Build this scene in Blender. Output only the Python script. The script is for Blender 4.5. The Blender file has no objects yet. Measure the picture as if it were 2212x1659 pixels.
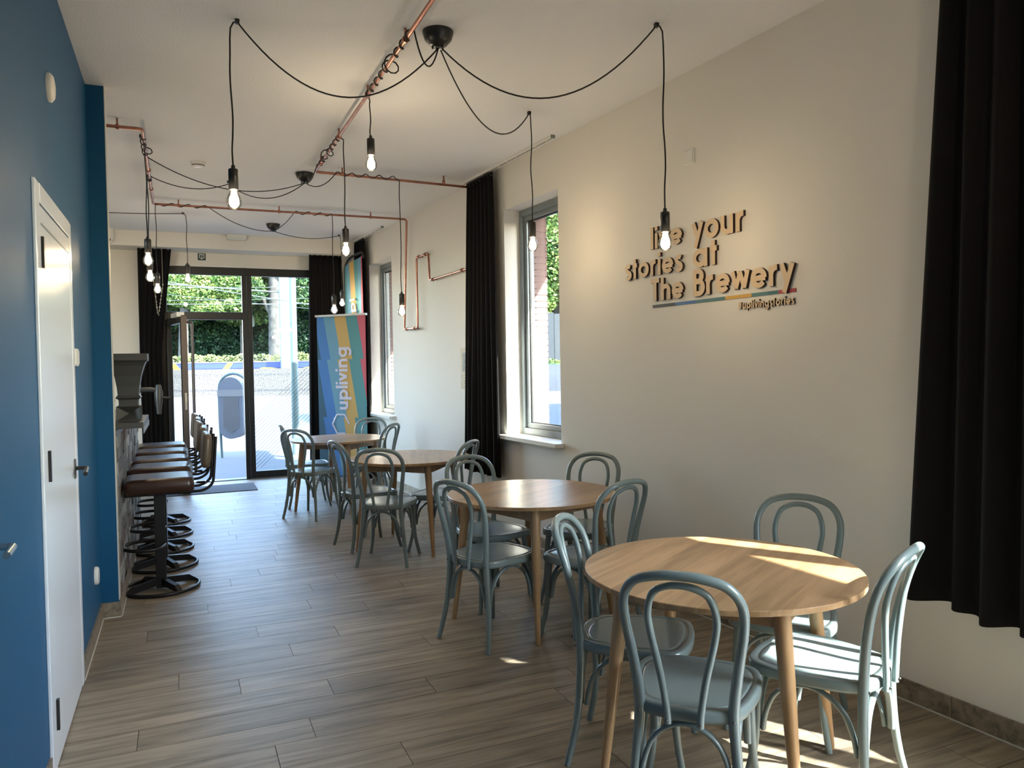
import bpy, bmesh, math, random
from math import sin, cos, pi, radians
from mathutils import Vector, Matrix
random.seed(7)
S = bpy.context.scene
COL = S.collection

# ------------------------------------------------------------------ camera
YAW, PITCH, ROLL = 0.410284, -0.0268416, -0.01654401
EYE = 1.48
fw = Vector((sin(YAW)*cos(PITCH), cos(YAW)*cos(PITCH), sin(PITCH)))
r0 = Vector((cos(YAW), -sin(YAW), 0)); u0 = r0.cross(fw)
rt = cos(ROLL)*r0 + sin(ROLL)*u0; up = -sin(ROLL)*r0 + cos(ROLL)*u0
cam = bpy.data.objects.new('camera', bpy.data.cameras.new('camera'))
COL.objects.link(cam)
cam.matrix_world = Matrix(((rt.x, up.x, -fw.x, 0), (rt.y, up.y, -fw.y, 0), (rt.z, up.z, -fw.z, EYE), (0, 0, 0, 1)))
cam.data.sensor_width = 36; cam.data.lens = 1648.06/2212*36
cam.data.clip_start = 0.05; cam.data.clip_end = 500
S.camera = cam

# ------------------------------------------------------------------ view, sky, sun
S.view_settings.view_transform = 'Standard'; S.view_settings.look = 'None'
S.view_settings.gamma = 1; S.view_settings.use_curve_mapping = False
S.view_settings.exposure = 1.1
try:
    S.cycles.use_denoising = True
    S.cycles.max_bounces = 10; S.cycles.diffuse_bounces = 6; S.cycles.transparent_max_bounces = 16
    S.cycles.sample_clamp_indirect = 6.0
    S.cycles.caustics_reflective = False; S.cycles.caustics_refractive = False
except Exception: pass
W = bpy.data.worlds.new('sky'); S.world = W; W.use_nodes = True
nt = W.node_tree; bg = nt.nodes['Background']
sky = nt.nodes.new('ShaderNodeTexSky'); sky.sky_type = 'NISHITA'; sky.sun_disc = False
sky.sun_elevation = radians(38.6); sky.sun_rotation = radians(147); sky.air_density = 1.0; sky.dust_density = 1.0
nt.links.new(sky.outputs[0], bg.inputs[0]); bg.inputs[1].default_value = 2.3
sun = bpy.data.objects.new('sun', bpy.data.lights.new('sun', 'SUN')); COL.objects.link(sun)
sun.data.energy = 25.0; sun.data.angle = radians(0.6); sun.data.color = (1.0, 0.955, 0.88)
sd = Vector((-0.545, 0.839, -0.80)).normalized()
sun.rotation_euler = sd.to_track_quat('-Z', 'Y').to_euler()
BULB_W = 3.4

CEIL = 3.155; XL = -0.465; YB = 10.65; YR = -3.2
A = -0.0720490; RD = 3.001
nR = Vector((cos(A), -sin(A), 0)); dR = Vector((sin(A), cos(A), 0))
def RW(n, s, z=0): return nR*(RD+n) + dR*s + Vector((0, 0, z))
RWM = Matrix.Translation(nR*RD) @ Matrix.Rotation(-A, 4, 'Z')      # local (n, s, z)

# ------------------------------------------------------------------ materials
MATS = {}
def nodes(name):
    m = bpy.data.materials.new(name); m.use_nodes = True; MATS[name] = m
    n = m.node_tree.nodes; return m, n, m.node_tree.links, n['Principled BSDF']
def L3(c): return (c[0], c[1], c[2], 1)
def mat(name, col, rough=0.5, metal=0.0, spec=0.5, bump=0, bscale=200, var=0, vscale=5, coat=0, trans=0):
    m, n, l, b = nodes(name)
    b.inputs['Base Color'].default_value = L3(col); b.inputs['Roughness'].default_value = rough
    b.inputs['Metallic'].default_value = metal; b.inputs['Specular IOR Level'].default_value = spec
    if coat: b.inputs['Coat Weight'].default_value = coat; b.inputs['Coat Roughness'].default_value = 0.15
    tc = n.new('ShaderNodeTexCoord')
    if bump:
        t = n.new('ShaderNodeTexNoise'); t.inputs['Scale'].default_value = bscale; t.inputs['Detail'].default_value = 4
        l.new(tc.outputs['Object'], t.inputs['Vector'])
        bp = n.new('ShaderNodeBump'); bp.inputs['Strength'].default_value = bump; bp.inputs['Distance'].default_value = 0.005
        l.new(t.outputs['Fac'], bp.inputs['Height']); l.new(bp.outputs['Normal'], b.inputs['Normal'])
    if var:
        t = n.new('ShaderNodeTexNoise'); t.inputs['Scale'].default_value = vscale; t.inputs['Detail'].default_value = 5
        l.new(tc.outputs['Object'], t.inputs['Vector'])
        mx = n.new('ShaderNodeMix'); mx.data_type = 'RGBA'
        mx.inputs[6].default_value = L3([c*(1-var) for c in col]); mx.inputs[7].default_value = L3([min(1, c*(1+var)) for c in col])
        rp = n.new('ShaderNodeMapRange'); rp.inputs[1].default_value = 0.3; rp.inputs[2].default_value = 0.7
        l.new(t.outputs['Fac'], rp.inputs[0]); l.new(rp.outputs[0], mx.inputs[0]); l.new(mx.outputs[2], b.inputs['Base Color'])
    return m
def emis(name, col, strength):
    m, n, l, b = nodes(name)
    b.inputs['Base Color'].default_value = L3(col); b.inputs['Emission Color'].default_value = L3(col)
    b.inputs['Emission Strength'].default_value = strength; return m
def glass(name, tint=(1, 1, 1), refl=0.10, rough=0.0, edge=0.5):
    m = bpy.data.materials.new(name); m.use_nodes = True; MATS[name] = m
    n = m.node_tree.nodes; l = m.node_tree.links; n.clear()
    o = n.new('ShaderNodeOutputMaterial'); mx = n.new('ShaderNodeMixShader')
    t = n.new('ShaderNodeBsdfTransparent'); t.inputs[0].default_value = L3(tint)
    g = n.new('ShaderNodeBsdfGlossy'); g.inputs['Roughness'].default_value = rough
    lw = n.new('ShaderNodeLayerWeight'); lw.inputs[0].default_value = edge
    mr = n.new('ShaderNodeMapRange'); mr.inputs[3].default_value = refl*0.4; mr.inputs[4].default_value = min(1, refl*5)
    l.new(lw.outputs['Fresnel'], mr.inputs[0]); l.new(mr.outputs[0], mx.inputs[0])
    l.new(t.outputs[0], mx.inputs[1]); l.new(g.outputs[0], mx.inputs[2]); l.new(mx.outputs[0], o.inputs[0]); return m
def wood(name, base, dark, rough=0.35, axis='X', stave=0.09, coord='Object', grain=1.0, scale=1.0, rnd=False, spec=0.5):
    m, n, l, b = nodes(name)
    tc = n.new('ShaderNodeTexCoord'); mp = n.new('ShaderNodeMapping')
    l.new(tc.outputs[coord], mp.inputs[0])
    k = (1.2, 14, 14) if axis == 'X' else (14, 1.2, 14) if axis == 'Y' else (14, 14, 1.0)
    mp.inputs['Scale'].default_value = [v*scale for v in k]
    vec = mp.outputs[0]
    sx = n.new('ShaderNodeSeparateXYZ'); l.new(tc.outputs[coord], sx.inputs[0])
    if stave or rnd:
        wn = n.new('ShaderNodeTexWhiteNoise'); wn.noise_dimensions = '1D'
        if rnd:
            oi = n.new('ShaderNodeObjectInfo'); src = oi.outputs['Random']
        else:
            d = n.new('ShaderNodeMath'); d.operation = 'DIVIDE'; d.inputs[1].default_value = stave
            l.new(sx.outputs['Y' if axis == 'X' else 'X'], d.inputs[0])
            f = n.new('ShaderNodeMath'); f.operation = 'FLOOR'; l.new(d.outputs[0], f.inputs[0]); src = f.outputs[0]
        l.new(src, wn.inputs['W'])
        ad = n.new('ShaderNodeVectorMath'); ad.operation = 'MULTIPLY_ADD'
        ad.inputs[1].default_value = (9, 9, 9); l.new(wn.outputs['Color'], ad.inputs[0]); l.new(vec, ad.inputs[2]); vec = ad.outputs[0]
    t = n.new('ShaderNodeTexNoise'); t.inputs['Scale'].default_value = 1.6; t.inputs['Detail'].default_value = 8; t.inputs['Roughness'].default_value = 0.62
    t.inputs['Distortion'].default_value = 0.5
    l.new(vec, t.inputs['Vector'])
    cr = n.new('ShaderNodeValToRGB'); cr.color_ramp.elements[0].position = 0.32; cr.color_ramp.elements[1].position = 0.62
    cr.color_ramp.elements[0].color = L3(dark); cr.color_ramp.elements[1].color = L3(base)
    l.new(t.outputs['Fac'], cr.inputs[0]); out = cr.outputs[0]
    if stave or rnd:
        hs = n.new('ShaderNodeHueSaturation'); mr = n.new('ShaderNodeMapRange')
        mr.inputs[3].default_value = 1-0.17*grain; mr.inputs[4].default_value = 1+0.15*grain
        l.new(wn.outputs['Value'], mr.inputs[0]); l.new(mr.outputs[0], hs.inputs['Value']); l.new(out, hs.inputs['Color']); out = hs.outputs[0]
    l.new(out, b.inputs['Base Color']); b.inputs['Roughness'].default_value = rough; b.inputs['Specular IOR Level'].default_value = spec
    bp = n.new('ShaderNodeBump'); bp.inputs['Strength'].default_value = 0.12; bp.inputs['Distance'].default_value = 0.002
    l.new(t.outputs['Fac'], bp.inputs['Height']); l.new(bp.outputs[0], b.inputs['Normal'])
    return m
mat('plaster', (0.76, 0.735, 0.68), 0.75, bump=0.12, bscale=60, spec=0.3)
mat('ceiling_paint', (0.80, 0.81, 0.83), 0.8, bump=0.45, bscale=90, spec=0.2)
mat('blue_paint', (0.006, 0.082, 0.19), 0.5, spec=0.28, bump=0.08, bscale=60)
mat('white_paint', (0.70, 0.73, 0.78), 0.25)
mat('white_plastic', (0.74, 0.73, 0.69), 0.35)
mat('grout', (0.10, 0.09, 0.08), 0.8)
mat('white_caulk', (0.62, 0.62, 0.58), 0.6)
wood('floor_oak', (0.335, 0.275, 0.20), (0.13, 0.108, 0.082), 0.46, 'X', 0, rnd=True, grain=0.9, spec=0.38)
wood('table_oak', (0.47, 0.305, 0.165), (0.29, 0.172, 0.085), 0.28, 'X', 0.105, grain=1.3)
wood('leg_oak', (0.47, 0.30, 0.155), (0.36, 0.215, 0.10), 0.33, 'Z', 0)
mat('chair_paint', (0.185, 0.245, 0.255), 0.27, coat=0.3)
mat('curtain_cloth', (0.0065, 0.0062, 0.0068), 0.9, spec=0.2, bump=0.1, bscale=400)
mat('copper', (0.40, 0.185, 0.13), 0.30, 1.0, var=0.25, vscale=14)
mat('black_plastic', (0.012, 0.012, 0.012), 0.35)
mat('black_steel', (0.010, 0.010, 0.012), 0.4, 0.3)
mat('cord_black', (0.010, 0.010, 0.010), 0.6)
mat('aluminium_grey', (0.20, 0.235, 0.25), 0.35)
mat('door_frame_dark', (0.010, 0.0105, 0.011), 0.4)
mat('taupe_metal', (0.11, 0.09, 0.085), 0.3, 0.5)
mat('chrome', (0.55, 0.55, 0.55), 0.2, 1.0)
mat('leather', (0.034, 0.014, 0.010), 0.30, bump=0.15, bscale=120, var=0.25, vscale=9)
mat('tan_leather', (0.12, 0.09, 0.065), 0.35, bump=0.1, bscale=120)
mat('grey_steel', (0.085, 0.085, 0.082), 0.42, 0.55)
mat('worktop_dark', (0.05, 0.05, 0.05), 0.3)
mat('brass_dull', (0.20, 0.17, 0.12), 0.35, 0.9)
for i, c in enumerate([(0.20, 0.19, 0.175), (0.34, 0.34, 0.33), (0.11, 0.10, 0.09), (0.15, 0.10, 0.08)]):
    mat('old_brick_%d' % i, c, 0.6, bump=0.7, bscale=40, var=0.5, vscale=18)
mat('mortar_dark', (0.02, 0.02, 0.02), 0.9)
mat('facade_brick', (0.19, 0.115, 0.105), 0.85, bump=0.4, bscale=50, var=0.25, vscale=9)
mat('letter_face', (0.66, 0.50, 0.33), 0.6)
mat('letter_edge', (0.030, 0.012, 0.009), 0.7)
for k, c in dict(black=(0.02, 0.02, 0.03), blue=(0.05, 0.14, 0.34), teal=(0.06, 0.17, 0.19), yellow=(0.62, 0.36, 0.06), deepteal=(0.02, 0.13, 0.15), red=(0.38, 0.03, 0.05)).items():
    mat('stripe_'+k, c, 0.5)
mat('print_white', (0.62, 0.62, 0.74), 0.5)
mat('paper', (0.62, 0.56, 0.45), 0.7, var=0.12, vscale=30)
mat('paper_print', (0.34, 0.36, 0.33), 0.7, var=0.3, vscale=60)
mat('pavement', (0.047, 0.048, 0.054), 0.9, var=0.06, vscale=2)
mat('paving_joint', (0.42, 0.42, 0.42), 0.9)
mat('doormat', (0.035, 0.037, 0.045), 0.95, bump=0.4, bscale=300)
mat('stage_gravel', (0.052, 0.051, 0.048), 0.95, bump=0.6, bscale=14, var=0.75, vscale=16)
mat('mural_blue', (0.008, 0.02, 0.11), 0.6)
mat('mural_yellow', (0.2, 0.14, 0.006), 0.6)
mat('concrete_pale', (0.15, 0.15, 0.145), 0.9)
mat('bark', (0.042, 0.041, 0.037), 0.95, bump=1.0, bscale=4, var=0.55, vscale=4)
mat('pole_pale', (0.10, 0.12, 0.118), 0.5)
mat('pole_green', (0.09, 0.14, 0.14), 0.45)
mat('wire_pale', (0.07, 0.09, 0.085), 0.5)
mat('bin_panel', (0.085, 0.10, 0.125), 0.45)
mat('bin_white', (0.14, 0.145, 0.15), 0.4)
mat('fence_grey', (0.022, 0.027, 0.03), 0.8)
mat('asphalt', (0.045, 0.052, 0.065), 0.9, var=0.15, vscale=1)
mat('exit_green', (0.006, 0.03, 0.025), 0.5)
mat('exit_white', (0.65, 0.70, 0.66), 0.5)
mat('gold_chain', (0.5, 0.45, 0.35), 0.3, 0.8)
mat('roof_stone', (0.28, 0.25, 0.23), 0.9)
glass('pane_glass', (0.93, 0.96, 0.95), 0.04)
glass('bulb_glass', (1.0, 0.96, 0.86), 0.16)
glass('decal_film', (0.45, 0.47, 0.47), 0.05)
emis('filament', (1.0, 0.72, 0.36), 60)
def leafmat(name, c1, c2, c3):
    m, n, l, b = nodes(name)
    tc = n.new('ShaderNodeTexCoord'); t = n.new('ShaderNodeTexNoise'); t.inputs['Scale'].default_value = 1.3; t.inputs['Detail'].default_value = 6
    t.inputs['Roughness'].default_value = 0.8
    l.new(tc.outputs['Object'], t.inputs['Vector']); cr = n.new('ShaderNodeValToRGB')
    cr.color_ramp.elements[0].position = 0.42; cr.color_ramp.elements[0].color = L3(c1)
    cr.color_ramp.elements[1].position = 0.60; cr.color_ramp.elements[1].color = L3(c3)
    e = cr.color_ramp.elements.new(0.5); e.color = L3(c2)
    l.new(t.outputs['Fac'], cr.inputs[0]); l.new(cr.outputs[0], b.inputs['Base Color']); b.inputs['Roughness'].default_value = 0.6
    b.inputs['Specular IOR Level'].default_value = 0.25
leafmat('leaf_dark', (0.004, 0.016, 0.010), (0.008, 0.028, 0.013), (0.018, 0.048, 0.015))
leafmat('leaf_mid', (0.012, 0.036, 0.015), (0.028, 0.066, 0.020), (0.07, 0.115, 0.028))
leafmat('leaf_lime', (0.04, 0.09, 0.02), (0.10, 0.17, 0.04), (0.22, 0.28, 0.07))
leafmat('flower_leaf', (0.06, 0.10, 0.03), (0.15, 0.18, 0.055), (0.27, 0.27, 0.17))

# ------------------------------------------------------------------ mesh builder
class MB:
    def __init__(s): s.v = []; s.f = []; s.m = []; s.sm = []
    def add(s, vs, fs, mi=0, smooth=False):
        o = len(s.v); s.v += [tuple(v) for v in vs]
        for f in fs: s.f.append(tuple(i+o for i in f)); s.m.append(mi); s.sm.append(smooth)
        return s
    def box(s, a, b, mi=0, M=None):
        x0, y0, z0 = a; x1, y1, z1 = b
        vs = [(x0, y0, z0), (x1, y0, z0), (x1, y1, z0), (x0, y1, z0), (x0, y0, z1), (x1, y0, z1), (x1, y1, z1), (x0, y1, z1)]
        if M: vs = [M @ Vector(v) for v in vs]
        return s.add(vs, [(3, 2, 1, 0), (4, 5, 6, 7), (0, 1, 5, 4), (1, 2, 6, 5), (2, 3, 7, 6), (3, 0, 4, 7)], mi)
    def tube(s, P, r, n=8, mi=0, caps=True, closed=False, flat=None, smooth=True):
        P = [Vector(p) for p in P]; N = len(P); R = r if isinstance(r, (list, tuple)) else [r]*N
        T = []
        for i in range(N):
            if closed: t = P[(i+1) % N]-P[i-1]
            else: t = P[min(i+1, N-1)]-P[max(i-1, 0)]
            T.append(t.normalized() if t.length > 1e-9 else Vector((0, 0, 1)))
        a = Vector((0, 0, 1)) if abs(T[0].z) < 0.9 else Vector((1, 0, 0))
        if flat is not None: a = Vector(flat)
        x = (a-T[0]*a.dot(T[0])).normalized(); vs = []
        for i in range(N):
            x = (x-T[i]*x.dot(T[i])).normalized(); y = T[i].cross(x)
            q = R[i]; ra, rb = q if isinstance(q, (list, tuple)) else (q, q)
            for k in range(n):
                an = 2*pi*k/n+pi/n; vs.append(P[i]+x*(ra*cos(an))+y*(rb*sin(an)))
        fs = []
        for i in range(N if closed else N-1):
            j = (i+1) % N
            for k in range(n):
                k2 = (k+1) % n; fs.append((i*n+k, i*n+k2, j*n+k2, j*n+k))
        s.add(vs, fs, mi, smooth)
        if caps and not closed:
            s.add(vs[:n], [tuple(range(n))[::-1]], mi); s.add(vs[-n:], [tuple(range(n))], mi)
        return s
    def lathe(s, prof, n=24, mi=0, c=(0, 0, 0), ax='Z', smooth=True):
        vs = []
        for r, z in prof:
            for k in range(n):
                an = 2*pi*k/n; p = (r*cos(an), r*sin(an), z)
                if ax == 'X': p = (p[2], p[0], p[1])
                if ax == 'Y': p = (p[1], p[2], p[0])
                vs.append((c[0]+p[0], c[1]+p[1], c[2]+p[2]))
        fs = []
        for i in range(len(prof)-1):
            for k in range(n):
                k2 = (k+1) % n; fs.append((i*n+k, i*n+k2, (i+1)*n+k2, (i+1)*n+k))
        s.add(vs, fs, mi, smooth)
        s.add(vs[:n], [tuple(range(n))[::-1]], mi); s.add(vs[-n:], [tuple(range(n))], mi); return s
    def rings(s, rings, mi=0, smooth=False, cap0=True, cap1=True):
        n = len(rings[0]); vs = [p for r in rings for p in r]; fs = []
        for i in range(len(rings)-1):
            for k in range(n):
                k2 = (k+1) % n; fs.append((i*n+k, i*n+k2, (i+1)*n+k2, (i+1)*n+k))
        s.add(vs, fs, mi, smooth)
        if cap0: s.add(rings[0], [tuple(range(n))[::-1]], mi)
        if cap1: s.add(rings[-1], [tuple(range(n))], mi)
        return s
    def mesh(s, name, mats, weld=False):
        me = bpy.data.meshes.new(name); me.from_pydata(s.v, [], s.f)
        for m in ([mats] if isinstance(mats, str) else mats): me.materials.append(MATS[m])
        me.polygons.foreach_set('material_index', s.m); me.polygons.foreach_set('use_smooth', s.sm)
        me.update()
        bm = bmesh.new(); bm.from_mesh(me); bmesh.ops.remove_doubles(bm, verts=bm.verts, dist=1e-6) if weld else None; bmesh.ops.recalc_face_normals(bm, faces=bm.faces); bm.to_mesh(me); bm.free()
        return me
    def obj(s, name, mats, parent=None, bevel=0, loc=None, matrix=None, weld=False):
        o = bpy.data.objects.new(name, s.mesh(name, mats, weld)); COL.objects.link(o)
        if parent: o.parent = parent
        if matrix is not None: o.matrix_local = matrix
        if loc: o.location = loc
        if bevel:
            b = o.modifiers.new('bevel', 'BEVEL'); b.width = bevel; b.segments = 2; b.limit_method = 'ANGLE'; b.angle_limit = radians(40)
        return o
def empty(name, loc=(0, 0, 0), rz=0, matrix=None):
    o = bpy.data.objects.new(name, None); COL.objects.link(o); o.empty_display_size = 0.1
    if matrix is not None: o.matrix_world = matrix
    else: o.location = loc; o.rotation_euler = (0, 0, rz)
    return o
def tag(o, label=None, cat=None, group=None, kind=None):
    if label: o['label'] = label
    if cat: o['category'] = cat
    if group: o['group'] = group
    if kind: o['kind'] = kind
    return o
def struct(o): o['kind'] = 'structure'; return o
def copy_tree(o, parent=None):
    c = o.copy(); COL.objects.link(c)
    if parent: c.parent = parent
    for ch in list(o.children): copy_tree(ch, c)
    return c
def cr(P, n=6, closed=False):
    P = [Vector(p) for p in P]
    if closed: Q = [P[-1]]+P+[P[0], P[1]]
    else: Q = [P[0]*2-P[1]]+P+[P[-1]*2-P[-2]]
    o = []
    for i in range(1, len(Q)-2):
        a, b, c, d = Q[i-1:i+3]
        for k in range(n):
            t = k/n; o.append(0.5*((2*b)+(c-a)*t+(2*a-5*b+4*c-d)*t*t+(3*b-a-3*c+d)*t**3))
    if not closed: o.append(P[-1])
    return o
def filletpath(P, r=0.03, n=5):
    P = [Vector(p) for p in P]; o = [P[0]]
    for i in range(1, len(P)-1):
        a = (P[i-1]-P[i]); b = (P[i+1]-P[i]); q = min(r, a.length/2, b.length/2)
        a = P[i]+a.normalized()*q; b = P[i]+b.normalized()*q
        for k in range(n+1):
            t = k/n; o.append(a*(1-t)**2+P[i]*2*t*(1-t)+b*t*t)
    o.append(P[-1]); return o
def frame_ring(mb, s0, s1, z0, z1, w, n0, n1, mi=0, wb=None, plane='sz'):
    wb = wb or w
    def bx(a0, a1, b0, b1):
        if plane == 'sz': mb.box((n0, a0, b0), (n1, a1, b1), mi)
        else: mb.box((a0, n0, b0), (a1, n1, b1), mi)
    bx(s0, s1, z1-w, z1); bx(s0, s1, z0, z0+wb); bx(s0, s0+w, z0+wb, z1-w); bx(s1-w, s1, z0+wb, z1-w)

# ------------------------------------------------------------------ room shell
xr = lambda y: (RD+sin(A)*y)/cos(A)     # inner face of the right wall at this y (x = ...)
WT = 0.38
flr = struct(MB().box((-3.0, YR, -0.20), (3.3, YB+0.06, -0.008)).obj('floor', 'grout'))
mb = MB(); mb.box((-3.0, YR-0.3, CEIL), (3.6, YB+0.4, CEIL+0.3)); struct(mb.obj('ceiling', 'ceiling_paint'))
# planks: one part per tile in the stretch of floor the camera looks over
P_W, P_L = 0.185, 1.22
known = {}
for jx, jy in [(0.362, 4.53), (0.498, 4.13), (0.77, 4.34), (-0.041, 3.94), (0.22, 3.75), (0.603, 3.57), (0.463, 3.17), (0.703, 4.9), (1.018, 4.72),
               (0.286, 5.49), (0.489, 5.68), (0.771, 5.3), (0.642, 6.06), (0.714, 6.46), (0.223, 6.65), (0.418, 7.04), (0.819, 6.86), (-0.191, 3.32), (0.758, 2.78)]:
    known[int(math.floor((jy-0.125)/P_W))] = jx
pm = {}
def plank_mesh(w):
    k = round(w, 3)
    if k not in pm:
        pm[k] = MB().box((0, 0.0015, -0.010), (w-0.0025, P_W-0.0015, 0.0)).mesh('plank', 'floor_oak')
    return pm[k]
rear = MB()
row = int(math.floor((YR-0.125)/P_W))
while True:
    y0 = row*P_W+0.125
    if y0 > YB: break
    off = known.get(row, (row*0.427) % P_L)
    x = off-P_L*4
    while x < 3.0:
        a, b = max(x, -2.95 if y0 > 5.2 else XL-0.02), min(x+P_L, xr(y0)+0.03)
        if b-a > 0.03:
            if y0+P_W > 1.25 and b > XL:
                o = bpy.data.objects.new('plank', plank_mesh(b-a)); COL.objects.link(o); o.parent = flr; o.location = (a, y0, 0)
            else: rear.box((a, y0+0.0015, -0.010), (b-0.0025, y0+P_W-0.0015, 0))
        x += P_L
    row += 1
tag(rear.obj('plank_field', 'floor_oak', flr), kind='stuff')
# left wall, stub wall and the bar recess behind it
struct(MB().box((XL-0.25, YR, -0.05), (XL, 5.12, CEIL)).obj('wall_left', 'blue_paint'))
sb = struct(MB().box((-1.4, 5.12, -0.05), (-0.37, 5.20, CEIL)).obj('wall_stub', 'blue_paint'))
MB().box((-0.3705, 5.119, 0.10), (-0.3665, 5.2005, CEIL)).obj('corner_bead', 'white_caulk', sb)
struct(MB().box((-2.9, 5.2, -0.05), (-2.6, YB+0.1, CEIL)).obj('wall_bar', 'plaster'))
# right wall with three window openings (s along the wall, n through it)
WIN = [(4.94, 5.83), (8.80, 9.69), (-2.75, 1.05)]  # last opening is out of view, widened to bring in more daylight
Z0, Z1 = 0.87, 2.79
mb = MB(); cuts = sorted(WIN); s = YR+0.1
smax = 11.3
for a, b in cuts:
    mb.box((0, s, -0.05), (WT-0.10, a, CEIL)); mb.box((0, a, -0.05), (WT-0.10, b, Z0-0.03)); mb.box((0, a, Z1), (WT-0.10, b, CEIL)); s = b
mb.box((0, s, -0.05), (WT-0.10, smax, CEIL))
wr = struct(mb.obj('wall_right', 'plaster', matrix=RWM))
mb = MB(); s = YR-1
for a, b in cuts:      # outer brick leaf behind the frames, set 1 cm back from the facing bricks
    mb.box((WT-0.10, s, -0.4), (WT, a+0.05, 7.5)); mb.box((WT-0.10, a+0.05, -0.4), (WT, b-0.05, Z0-0.06)); mb.box((WT-0.10, a+0.05, Z1-0.02), (WT, b-0.05, 7.5)); s = b-0.05
mb.box((WT-0.10, s, -0.4), (WT, smax-0.25, 7.5))
struct(mb.obj('wall_facade_side', 'facade_brick', matrix=RWM))
# back wall with the shopfront opening
DX0, DX1, DZ = -0.20, 1.98, 2.80
mb = MB(); mb.box((-3.0, YB, -0.05), (DX0, YB+0.25, CEIL)); mb.box((DX1, YB, -0.05), (2.75, YB+0.25, CEIL)); mb.box((DX0, YB, DZ), (DX1, YB+0.25, CEIL))
struct(mb.obj('wall_back', 'plaster'))
struct(MB().box((-2.6, 10.25, 2.972), (xr(10.25), YB, CEIL)).obj('trim_1', 'plaster'))
struct(MB().box((-3.0, YB+0.25, 3.0), (2.62, YB+0.33, 7.5)).obj('wall_facade_front', 'facade_brick'))
struct(MB().box((-12, YR-0.3, 7.3), (2.5, YB+0.3, 7.5)).obj('roof', 'roof_stone'))
struct(MB().box((-12, YB+0.1, -0.3), (-3.0, YB+0.33, 7.4)).obj('wall_neighbour', 'facade_brick'))
# rear wall (behind the camera)
struct(MB().box((XL-0.25, YR-0.25, -0.05), (3.6, YR, CEIL)).obj('wall_rear', 'plaster'))

# skirting tiles
def skirting(name, L, M):
    p = struct(empty(name, matrix=M)); x = 0; k = 0
    while x < L-0.02:
        w = min(0.6, L-x)
        MB().box((0, x+0.001, 0.004), (0.011, x+w-0.002, 0.092)).obj('skirting_tile', 'floor_oak', p); x += w
    MB().box((0, 0, 0.0), (0.015, L, 0.005)).obj('caulk_line', 'white_caulk', p)
    return p
skirting('baseboard_left', 0.985, Matrix.Translation((XL, 4.13, 0)))
skirting('baseboard_left_near', 0.66, Matrix.Translation((XL, 2.49, 0)))
skirting('baseboard_stub', 0.105, Matrix.Translation((-0.36, 5.12, 0)) @ Matrix.Rotation(pi/2, 4, 'Z') @ Matrix.Scale(-1, 4, (1, 0, 0)))
skirting('baseboard_bar', 2.7, Matrix.Translation((-0.368, 5.12, 0)))
skirting('baseboard_right', 13.0, RWM @ Matrix.Translation((0, -2.3, 0)) @ Matrix.Scale(-1, 4, (1, 0, 0)))
skirting('baseboard_back', 0.25, Matrix.Translation((2.22, YB, 0)) @ Matrix.Rotation(pi/2, 4, 'Z'))

# ------------------------------------------------------------------ windows in the right wall
for wi, (a, b) in enumerate(WIN):
    w = struct(empty('window_%d' % (wi+1), matrix=RWM))
    mb = MB(); frame_ring(mb, a, b, Z0, Z1, 0.055, 0.145, 0.215); 
    if wi == 2: [mb.box((0.145, q, Z0), (0.235, q+0.10, Z1)) for q in (0.345, -0.62, -1.6)]  # unseen mullions; the first is sized to cast the dark gap on the table
    mb.obj('window_frame', 'aluminium_grey', w, bevel=0.004)
    mb = MB(); frame_ring(mb, a+0.052, b-0.052, Z0+0.052, Z1-0.052, 0.045, 0.165, 0.235); mb.obj('sash', 'aluminium_grey', w, bevel=0.004)
    mb = MB(); frame_ring(mb, a+0.095, b-0.095, Z0+0.095, Z1-0.095, 0.012, 0.185, 0.20); mb.obj('glazing_bead', 'black_plastic', w)
    MB().box((0.196, a+0.096, Z0+0.096), (0.201, b-0.096, Z1-0.096)).obj('pane', 'pane_glass', w)
    if wi < 2:
        sx0, sx1 = a-0.045, b+0.045
        vs = [(0.15, a), (0, a), (0, sx0), (-0.055, sx0), (-0.075, sx0+0.02), (-0.075, sx1), (0, sx1), (0, b), (0.15, b)]
        MB().rings([[(x, y, Z0-0.03) for x, y in vs], [(x, y, Z0) for x, y in vs]]).obj('window_sill', 'white_plastic', w, bevel=0.002)
    MB().box((0.235, a-0.0, Z0-0.05), (WT+0.04, b+0.0, Z0-0.02)).obj('outer_sill', 'concrete_pale', w)
    # facing bricks of the far jamb
    bm_ = MB().box((0, 0, 0), (0.148, 0.06, 0.046)).mesh('brick', 'facade_brick')
    mo = MB().box((0, 0, 0), (0.146, 0.055, Z1-Z0+0.1)); 
    jm = mo.obj('mortar_bed', 'mortar_dark', w); jm.location = (0.236, b-0.046, Z0-0.06)
    z = Z0-0.05; k = 0
    while z < Z1+0.02:
        o = bpy.data.objects.new('brick', bm_); COL.objects.link(o); o.parent = w
        o.location = (0.238+random.uniform(-0.001, 0.003), b-0.053-random.uniform(0, 0.003), z); z += 0.0545

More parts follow.
